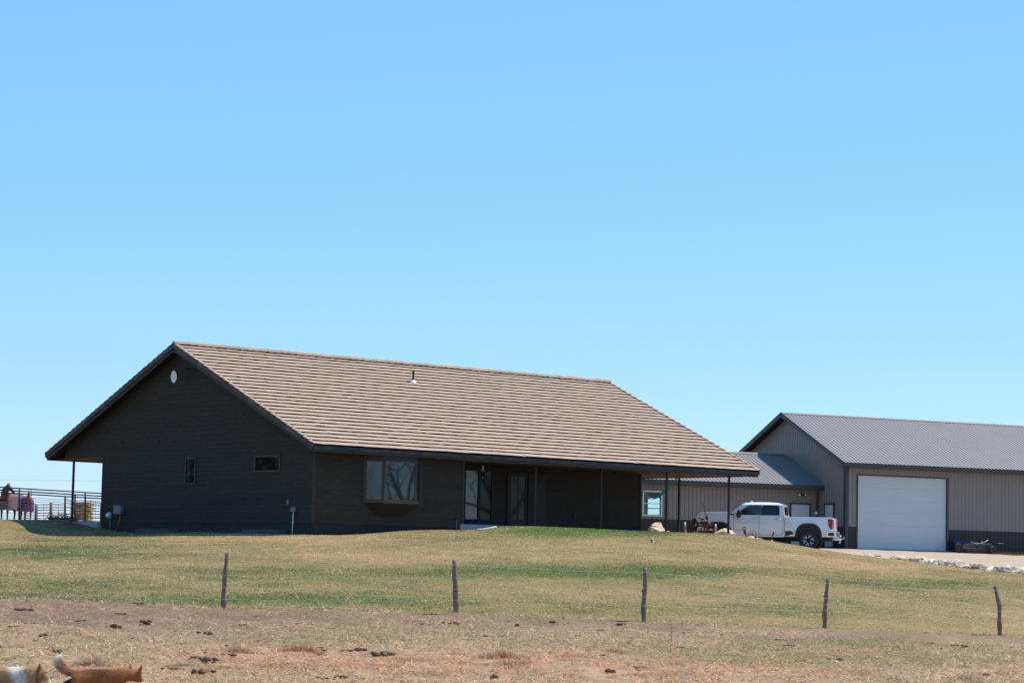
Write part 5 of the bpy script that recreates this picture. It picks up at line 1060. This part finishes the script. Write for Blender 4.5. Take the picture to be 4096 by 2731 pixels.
# feeder tub with sticks, debris
p = ZA(1420, 1035, 121.5); t = empty('feed_trough', (p.x, p.y, p.z - .1), 0, 'dark feed trough full of sticks behind the porch post', 'trough')
m = MB(); m.add([(x * s, y * s, z) for z, s in ((0, .75), (.30, 1)) for x, y in ((-.75, -.3), (.75, -.3), (.75, .3), (-.75, .3))], [(0, 1, 2, 3), (0, 1, 5, 4), (1, 2, 6, 5), (2, 3, 7, 6), (3, 0, 4, 7), (4, 5, 6, 7)]); m.build('shell', M_DKI, t)
m = MB()
for k in range(16): a = rnd.uniform(-.6, .6); m.tube([(a, rnd.uniform(-.2, .2), .28), (a + rnd.uniform(-.35, .35), rnd.uniform(-.2, .2), .36 + rnd.random() ** 2 * .32)], [.03, .008], 5)
m.build('sticks', M_DKI, t)
p = at(157, 2087, 113.5); m = MB(); n = 10; V = [(1.0 * (i / 9 - .5), .5 * (j / 9 - .5), .10 * math.sin(math.pi * i / 9) * math.sin(math.pi * j / 9) * (1 + .5 * math.sin(i * 3 + j * 2))) for i in range(n) for j in range(n)]
m.add(V, [(i * n + j, i * n + j + 1, (i + 1) * n + j + 1, (i + 1) * n + j) for i in range(n - 1) for j in range(n - 1)]); tag(m.build('tarp', M_BLUE, None, loc=(p.x, p.y, g1(p.x, p.y) + .01)), 'small scrap of blue tarp in the shade near the corral', 'tarp')
# distant power line
for k, (x, y) in enumerate(((-62, 175), (30, 190))):
    t = empty('utility_pole', (x, y, 0), 0, ('wooden utility pole left of the corral', 'wooden utility pole behind the ranch house')[k], 'utility pole'); m = MB(); m.tube([(0, 0, 2.5), (0, 0, 9.1)], [.15, .11], 10); m.build('pole', M_WOOD, t)
za = at(-300, 1915, 175).z; m = MB(); a = Vector((-62, 175, 8.6)); b = Vector((30, 190, 9.1)); P = []
zl = lambda x, y: at(0, 1918, y).z
A_ = at(0, 1918, 176); B_ = at(404, 1922, 179)
m.tube([Vector((-62, 175, A_.z + .25)), A_, A_.lerp(B_, .5) - Vector((0, 0, .01)), B_, Vector((30, 190, B_.z + .9))], .012, 5); tag(m.build('overhead_wire', M_WIRE), 'faint overhead power line crossing the sky above the corral', 'power line')
# ---------------------------------------------------------------- animals
def fur(body, n, ln, wd, m, back=(-1, 0, -.4), seed=1, fluff=None):
    me = body.data; R = np.random.RandomState(seed); me.calc_loop_triangles(); T = np.array([t.vertices[:] for t in me.loop_triangles]); V = np.array([v.co[:] for v in me.vertices]); N = np.array([v.normal[:] for v in me.vertices])
    C = np.array([c.color[:3] for c in me.color_attributes['Col'].data]); A = V[T]; ar = np.linalg.norm(np.cross(A[:, 1] - A[:, 0], A[:, 2] - A[:, 0]), axis=1); i = R.choice(len(T), n, p=ar / ar.sum()); b = R.dirichlet((1, 1, 1), n)
    P = (A[i] * b[:, :, None]).sum(1); nn = (N[T[i]] * b[:, :, None]).sum(1); cc = C[T[i]].mean(1) * (.75 + .5 * R.rand(n, 1)); d = np.array(back, float); t = d - nn * (nn @ d)[:, None]; t /= np.linalg.norm(t, axis=1)[:, None] + 1e-6
    dr = t * .8 + nn * (.25 + .35 * R.rand(n, 1)) + R.randn(n, 3) * .2; L_ = ln * (.5 + R.rand(n, 1)) * (fluff(P)[:, None] if fluff else 1); sd = np.cross(nn, dr); sd /= np.linalg.norm(sd, axis=1)[:, None] + 1e-6
    W_ = np.zeros((n, 3, 3)); W_[:, 0] = P - sd * wd / 2 - nn * .003; W_[:, 1] = P + sd * wd / 2 - nn * .003; W_[:, 2] = P + dr * L_; W_ = W_.reshape(-1, 3)
    q = bpy.data.meshes.new('fur'); q.vertices.add(3 * n); q.vertices.foreach_set('co', W_.ravel()); q.loops.add(3 * n); q.loops.foreach_set('vertex_index', np.arange(3 * n)); q.polygons.add(n); q.polygons.foreach_set('loop_start', np.arange(0, 3 * n, 3)); q.polygons.foreach_set('loop_total', np.full(n, 3)); q.update(calc_edges=True)
    ca = q.color_attributes.new('Col', 'FLOAT_COLOR', 'POINT'); a = np.ones((3 * n, 4), np.float32); a[:, :3] = np.repeat(cc, 3, 0); ca.data.foreach_set('color', a.ravel()); q.materials.append(m)
    o = bpy.data.objects.new('fur', q); COL.objects.link(o); o.parent = body; return o
M_FUR = mat('fur', (1, 1, 1), .75, var=.15, scale=20, attr=True, spec=.25, bump=.003, bscale=90); M_NOSE = mat('dark_nose', (.012, .011, .011), .35)
def dog(loc, rz, s, label, col, tail, head, prick=True, hd=(1, 0), fl=None, n=16000, dr=(.10, .035, .165, .055)):
    """tail, head: points relative to rump and neck; hd: unit heading of the head"""
    V = [(-.30, 0, .505, .105, .125), (-.12, 0, .512, .088, .10), (.06, 0, .485, .105, .12), (.21, 0, .495, .115, .145)]; E_ = [(0, 1), (1, 2), (2, 3)]
    def chain(st, pts):
        p = st
        for q in pts: V.append(q); E_.append((p, len(V) - 1)); p = len(V) - 1
        return p
    for sy in (-1, 1):
        chain(3, [(.24, sy * .075, .36, .045), (.225, sy * .085, .22, .03), (.235, sy * .085, .06, .022), (.275, sy * .085, .02, .026)])
        chain(0, [(-.29, sy * .09, .40, .085), (-.22, sy * .09, .27, .042), (-.345, sy * .09, .17, .024), (-.325, sy * .09, .05, .02), (-.28, sy * .09, .02, .026)])
    chain(0, [(-.36 + x, y, .52 + z, r) for x, y, z, r in tail])
    hx, hy = hd; c = Vector(head); n1 = chain(3, [(.31, 0, .55, .10), tuple(Vector((.31, 0, .55)).lerp(c, .55)) + (.082,), (c.x, c.y, c.z, .092)])
    dv = Vector((hx, hy, 0)); sv = Vector((-hy, hx, 0)); dn = Vector((0, 0, -1))
    a = c + dv * dr[0] + dn * dr[1]; b = c + dv * dr[2] + dn * dr[3]; chain(n1, [(*a, .045, .042), (*b, .030, .028)])
    for sy in (-1, 1):
        e0 = c + sv * sy * .055 + Vector((0, 0, .065)) - dv * .02
        if prick: pts = [(*e0, .040, .022), (*(e0 + sv * sy * .022 + Vector((0, 0, .05)) + dv * .004), .030, .011), (*(e0 + sv * sy * .034 + Vector((0, 0, .105)) + dv * .01), .004, .003)]
        else: pts = [(*(e0 + sv * sy * .012), .028, .016), (*(e0 + sv * sy * .042 - Vector((0, 0, .035))), .030, .012), (*(e0 + sv * sy * .044 - Vector((0, 0, .085))), .016, .008)]
        chain(n1, pts)
    t = empty('dog', loc, rz, label, 'dog'); t.scale = (s,) * 3
    b_ = skin('body', V, E_, M_FUR, t, 2, col=col); fur(b_, n, .026, .005, M_FUR, (-1, 0, -.35), 3, fl)
    m = MB(); m.sphere(c + dv * (dr[2] + .025) + dn * (dr[3] - .002), .018, 6); m.build('nose', M_NOSE, t)
    for sy in (-1, 1): m = MB(); m.sphere(c + dv * .075 + sv * sy * .042 + Vector((0, 0, .012)), .011, 6); m.build('eye', M_NOSE, t)
    return t
OR, ORD, WH = (.40, .14, .048), (.17, .058, .025), (.70, .64, .55)
def c_orange(p):
    if p.x < -.54 and (p.z > .72 or p.x < -.60): return WH
    if p.x < -.40: t = min(1, max(0, (-.40 - p.x) / .2)); return tuple(a * (1 - t * .35) + b * t * .35 for a, b in zip(OR, WH))
    if p.z < .40 and abs(p.y) < .08 and p.x < .2: return (.6, .42, .27)
    if p.z > .53 and -.24 < p.x < .12: return ORD if p.z > .56 else tuple((a + b) / 2 for a, b in zip(OR, ORD))
    if p.x > .36 and p.z > .60: return (.33, .13, .05)
    return OR
gO = g1(-5.55, 35.4); p = at(345, 2700, 35.4)
d1 = dog((at(425, 2700, 35.4).x, 35.4, gO), math.radians(4), 1.0, 'orange husky-type dog with bushy white-tipped raised tail walking right', c_orange, [(-.05, 0, .035, .035), (-.13, 0, .05, .05), (-.20, .0, .11, .066), (-.235, 0, .19, .06), (-.245, 0, .27, .022)], (.45, .08, .505), True, (.38, .925), lambda P: 1 + 1.2 * (P[:, 0] < -.42), 26000)
zt = at(425, 2675, 35.4).z; d1.scale = (1.02,) * 3; d1.location.z = zt - .615; d1.location.x -= .05
def c_spot(p):
    if abs(p.z - .5 + (p.x - .05) * .9) < .0: return WH
    u = p.x + (p.z - .5) * .5
    if .05 < u < .20: return WH
    if p.x > .36 and p.z < .47: return WH
    if p.z < .34: return WH
    return (.40, .23, .11)
d2 = dog((at(35, 2700, 35.0).x, 35.0, 0), 0, 1.0, 'tan and white patched dog with folded ears at the left edge', c_spot, [(-.06, 0, .03, .03), (-.14, 0, .10, .02), (-.2, 0, .2, .01)], (.36, .03, .485), False, (.72, .69), dr=(.06, .075, .09, .125)); d2.scale = (1.3,) * 3; d2.location.z = at(90, 2666, 35.0).z - .605 * 1.3
d3 = dog((at(283, 2700, 35.6).x, 35.75, 0), math.radians(78), .78, 'small black dog seen between the tan and the orange dog', lambda p: (.012, .012, .014), [(-.06, 0, -.05, .03), (-.10, 0, -.14, .02), (-.1, 0, -.2, .01)], (.42, 0, .50), False, (1, 0)); d3.location.z = at(290, 2702, 35.6).z - .66 * .78
for d_ in (d1, d2, d3): pass
# horses
M_COAT = mat('horse_coat', (1, 1, 1), .5, var=.15, scale=6, attr=True, spec=.35)
def horse(loc, rz, s, label, coat, headpts, bmat, blaze=None, mane=True):
    V = [(0, 1.45, 1.20, .28, .27), (0, .95, 1.15, .28, .29), (0, .35, 1.17, .25, .28), (0, .02, 1.12, .20, .22)]; E_ = [(0, 1), (1, 2), (2, 3)]
    def chain(st, pts):
        q_ = st
        for q in pts: V.append(q); E_.append((q_, len(V) - 1)); q_ = len(V) - 1
        return q_
    for sx in (-1, 1):
        chain(3, [(sx * .15, .05, .88, .105), (sx * .16, .03, .60, .065), (sx * .16, .02, .48, .06), (sx * .16, .03, .16, .038), (sx * .16, -.02, .05, .055), (sx * .16, -.04, .01, .06)])
        chain(0, [(sx * .17, 1.50, .95, .16), (sx * .18, 1.42, .68, .09), (sx * .18, 1.60, .50, .06), (sx * .18, 1.55, .16, .04), (sx * .18, 1.50, .05, .055), (sx * .18, 1.48, .01, .06)])
    n1 = chain(3, headpts[:-2]); n2 = chain(n1, headpts[-2:])
    hp_ = Vector(headpts[-3][:3]); fd = Vector(headpts[-1][:3]) - hp_; hs = Vector((fd.y, -fd.x, 0)); hs = hs.normalized() if hs.length > .05 else Vector((1, 0, 0))
    for sx in (-1, 1): e = hp_ + hs * sx * .06 + Vector((0, 0, .08)); chain(n1, [(*e, .035, .022), (*(e + Vector((0, 0, .07)) + hs * sx * .01), .028, .016), (*(e + Vector((0, 0, .12)) + hs * sx * .012), .006)])
    chain(0, [(0, 1.76, 1.22, .06), (0, 1.86, .95, .07), (0, 1.86, .55, .04)])
    t = empty('horse', loc, rz, label, 'horse'); t.scale = (s,) * 3
    skin('body', V, E_, M_COAT, t, 2, col=coat)
    m = MB(); m.smooth = True; ys = [-.16, -.05, .1, .35, .7, 1.1, 1.45, 1.7, 1.82]; hws = [.24, .30, .335, .35, .36, .36, .36, .33, .24]; tz = [1.22, 1.34, 1.45, 1.49, 1.47, 1.47, 1.50, 1.46, 1.30]; K_ = 17; Vv = []
    for y, hw_, z in zip(ys, hws, tz):
        for k in range(K_):
            a = (k / (K_ - 1) - .5) * 2; 
            if abs(a) < .45: ph = a / .45 * math.pi / 2; x = hw_ * math.sin(ph); zz = z - (1 - math.cos(ph)) * .30
            else: u = (abs(a) - .45) / .55; x = math.copysign(hw_ * (1 + .10 * u + .03 * math.sin(9 * y + u * 5)), a); zz = z - .30 - u * (z - .30 - .62) + .02 * math.sin(7 * y)
            Vv.append((x, y, zz))
    m.add(Vv, [(i * K_ + j, i * K_ + j + 1, (i + 1) * K_ + j + 1, (i + 1) * K_ + j) for i in range(len(ys) - 1) for j in range(K_ - 1)])
    FV = []
    for i in range(9):
        a = (i / 8 - .5) * 2; x = .27 * a; y = -.16 - .10 * (1 - a * a)
        for z in (1.0 + .12 * a * a, .86, .74, .60 + .02 * math.sin(i * 2)): FV.append((x, y + .02 * math.sin(i * 3 + z * 9), z))
    m.add(FV, [(i * 4 + j, i * 4 + j + 1, (i + 1) * 4 + j + 1, (i + 1) * 4 + j) for i in range(8) for j in range(3)])
    m.build('blanket', bmat, t, fix=False)
    if mane:
        m = MB(); hb = Vector(headpts[0][:3])
        for k in range(26):
            u = k / 25; q = Vector(V[len(V) - 1][:3]) if 0 else hb.lerp(hp_, u) + Vector((0, .10 * (1 - u), .12 * (1 - u) + .07)); m.tube([q, q + Vector((.06 * rnd.uniform(-1, 1), .05, -.05)), q + Vector((.10 * rnd.uniform(-1, 1), .06, -.16))], [.02, .018, .004], 5)
        m.build('mane', M_DKI, t)
    return t
M_BL1 = mat('plaid_mauve_blanket', (.20, .15, .185), .85, var=.3, scale=9, col2=(.085, .045, .06), bump=.02, bscale=10); M_BL2 = mat('purple_blanket', (.05, .028, .18), .7, var=.3, scale=3, col2=(.09, .06, .30), bump=.03, bscale=4)
def coat2(p):
    if p.y < -.36 and abs(p.x) < .035 and p.z > 1.22: return (.62, .52, .42)
    if p.z < .45: return (.10, .045, .03)
    return (.24, .085, .045)
q = at(107, 2090, 129)
h2 = horse((at(110, 2085, 129).x, 129, g1(q.x, 129)), math.radians(22), .92, 'chestnut horse with a white blaze and purple blanket facing the camera', coat2, [(0, -.16, 1.30, .15), (0, -.28, 1.47, .12), (0, -.36, 1.62, .095), (0, -.46, 1.46, .075), (0, -.54, 1.27, .055)], M_BL2)
q = at(30, 2087, 128.2)
h1 = horse((at(16, 2085, 128.2).x, 128.2, g1(q.x, 128.2)), math.radians(-14), 1.02, 'dark bay horse in a mauve plaid blanket turning its head right', lambda p: (.07, .028, .02) if p.z > .4 else (.035, .016, .013), [(.02, -.14, 1.38, .21), (.12, -.24, 1.58, .18), (.30, -.28, 1.75, .125), (.50, -.30, 1.58, .095), (.66, -.32, 1.40, .068)], M_BL1)
# ---------------------------------------------------------------- trees out of frame that the windows mirror
M_BARK = mat('bark', (.16, .12, .09), .95, var=.35, scale=5, bump=.02, bscale=20); M_NEEDLE = mat('dark_needles', (.035, .055, .022), .8, var=.3, scale=2, attr=True)
def bare_tree(x, y, h, seed, label):
    R = random.Random(seed); t = empty('bare_tree', (x, y, g1(x, y) - .1), 0, label, 'tree'); m1 = MB(); m2 = MB()
    def br(p, d, ln, r, lv, m):
        pts = [p]; dd = d.copy()
        for _ in range(4): dd = (dd + Vector((R.gauss(0, .16), R.gauss(0, .16), R.gauss(.03, .1)))).normalized(); pts.append(pts[-1] + dd * ln / 4)
        m.tube(pts, [r, r * .88, r * .75, r * .62, r * .45], 7 if lv < 2 else 4)
        if lv < 6:
            for k in range(R.choice((2, 3, 3)) if lv else 5):
                i = R.choice((2, 3, 4)) if lv else R.choice((2, 3, 4, 4)); ax = Vector((R.gauss(0, 1), R.gauss(0, 1), R.uniform(-.1, .5))).normalized(); nd = (dd * .9 + ax * .85).normalized(); br(pts[i], nd, ln * R.uniform(.55, .78), r * .5, lv + 1, m2)
    br(Vector((0, 0, 0)), Vector((0, 0, 1)), h * .38, h * .02, 0, m1); m1.build('trunk', M_BARK, t); m2.build('branches', M_BARK, t)
bare_tree(58, 88.6, 12, 1, 'bare cottonwood right of the lawn, outside the view, mirrored in the bay window'); bare_tree(68, 95.5, 15, 2, 'tall bare cottonwood beyond the right side, mirrored in the porch windows'); bare_tree(66, 84, 13, 3, 'bare spreading tree farthest right, outside the view')
bare_tree(2.5, -16, 13, 5, 'bare tree behind the viewpoint, mirrored in the bay side pane')
def conifer(x, y, h, seed, label):
    R = np.random.RandomState(seed); t = empty('juniper', (x, y, g1(x, y) - .1), 0, label, 'tree'); m = MB(); m.tube([(0, 0, 0), (0, 0, h * .9)], [.16, .03], 8); m.build('trunk', M_BARK, t)
    n = 9000; z = h * (.06 + .94 * R.rand(n) ** 1.3); a = R.rand(n) * 6.283; rr = h * .27 * (1 - z / h) ** .8 * (.55 + .45 * R.rand(n)) * (1 + .25 * np.sin(a * 5 + z * 2)); x_ = rr * np.cos(a); y_ = rr * np.sin(a); P = np.stack([x_, y_, z], 1); d = R.randn(n, 3); d /= np.linalg.norm(d, axis=1)[:, None]; e = R.randn(n, 3); V = np.stack([P - d * .10, P + d * .10, P + e * .09], 1).reshape(-1, 3)
    me = bpy.data.meshes.new('crown'); me.from_pydata(V.tolist(), [], np.arange(3 * n).reshape(-1, 3).tolist()); ca = me.color_attributes.new('Col', 'FLOAT_COLOR', 'POINT'); cc = np.ones((3 * n, 4), np.float32); cc[:, :3] = np.repeat(.6 + .8 * R.rand(n, 1), 3, 0); ca.data.foreach_set('color', cc.ravel()); me.materials.append(M_NEEDLE); o = bpy.data.objects.new('crown', me); COL.objects.link(o); o.parent = t
for k, (x, y, h) in enumerate(((-52, 108, 9), (-57, 113, 10), (-55, 119, 9), (-60, 104, 10), (-50, 124, 8))): conifer(x, y, h, 9 + k, ('dark juniper %s, outside the view on the left' % ('nearest the house', 'second in the windbreak', 'third in the windbreak', 'at the near end of the windbreak', 'at the far end of the windbreak')[k]))
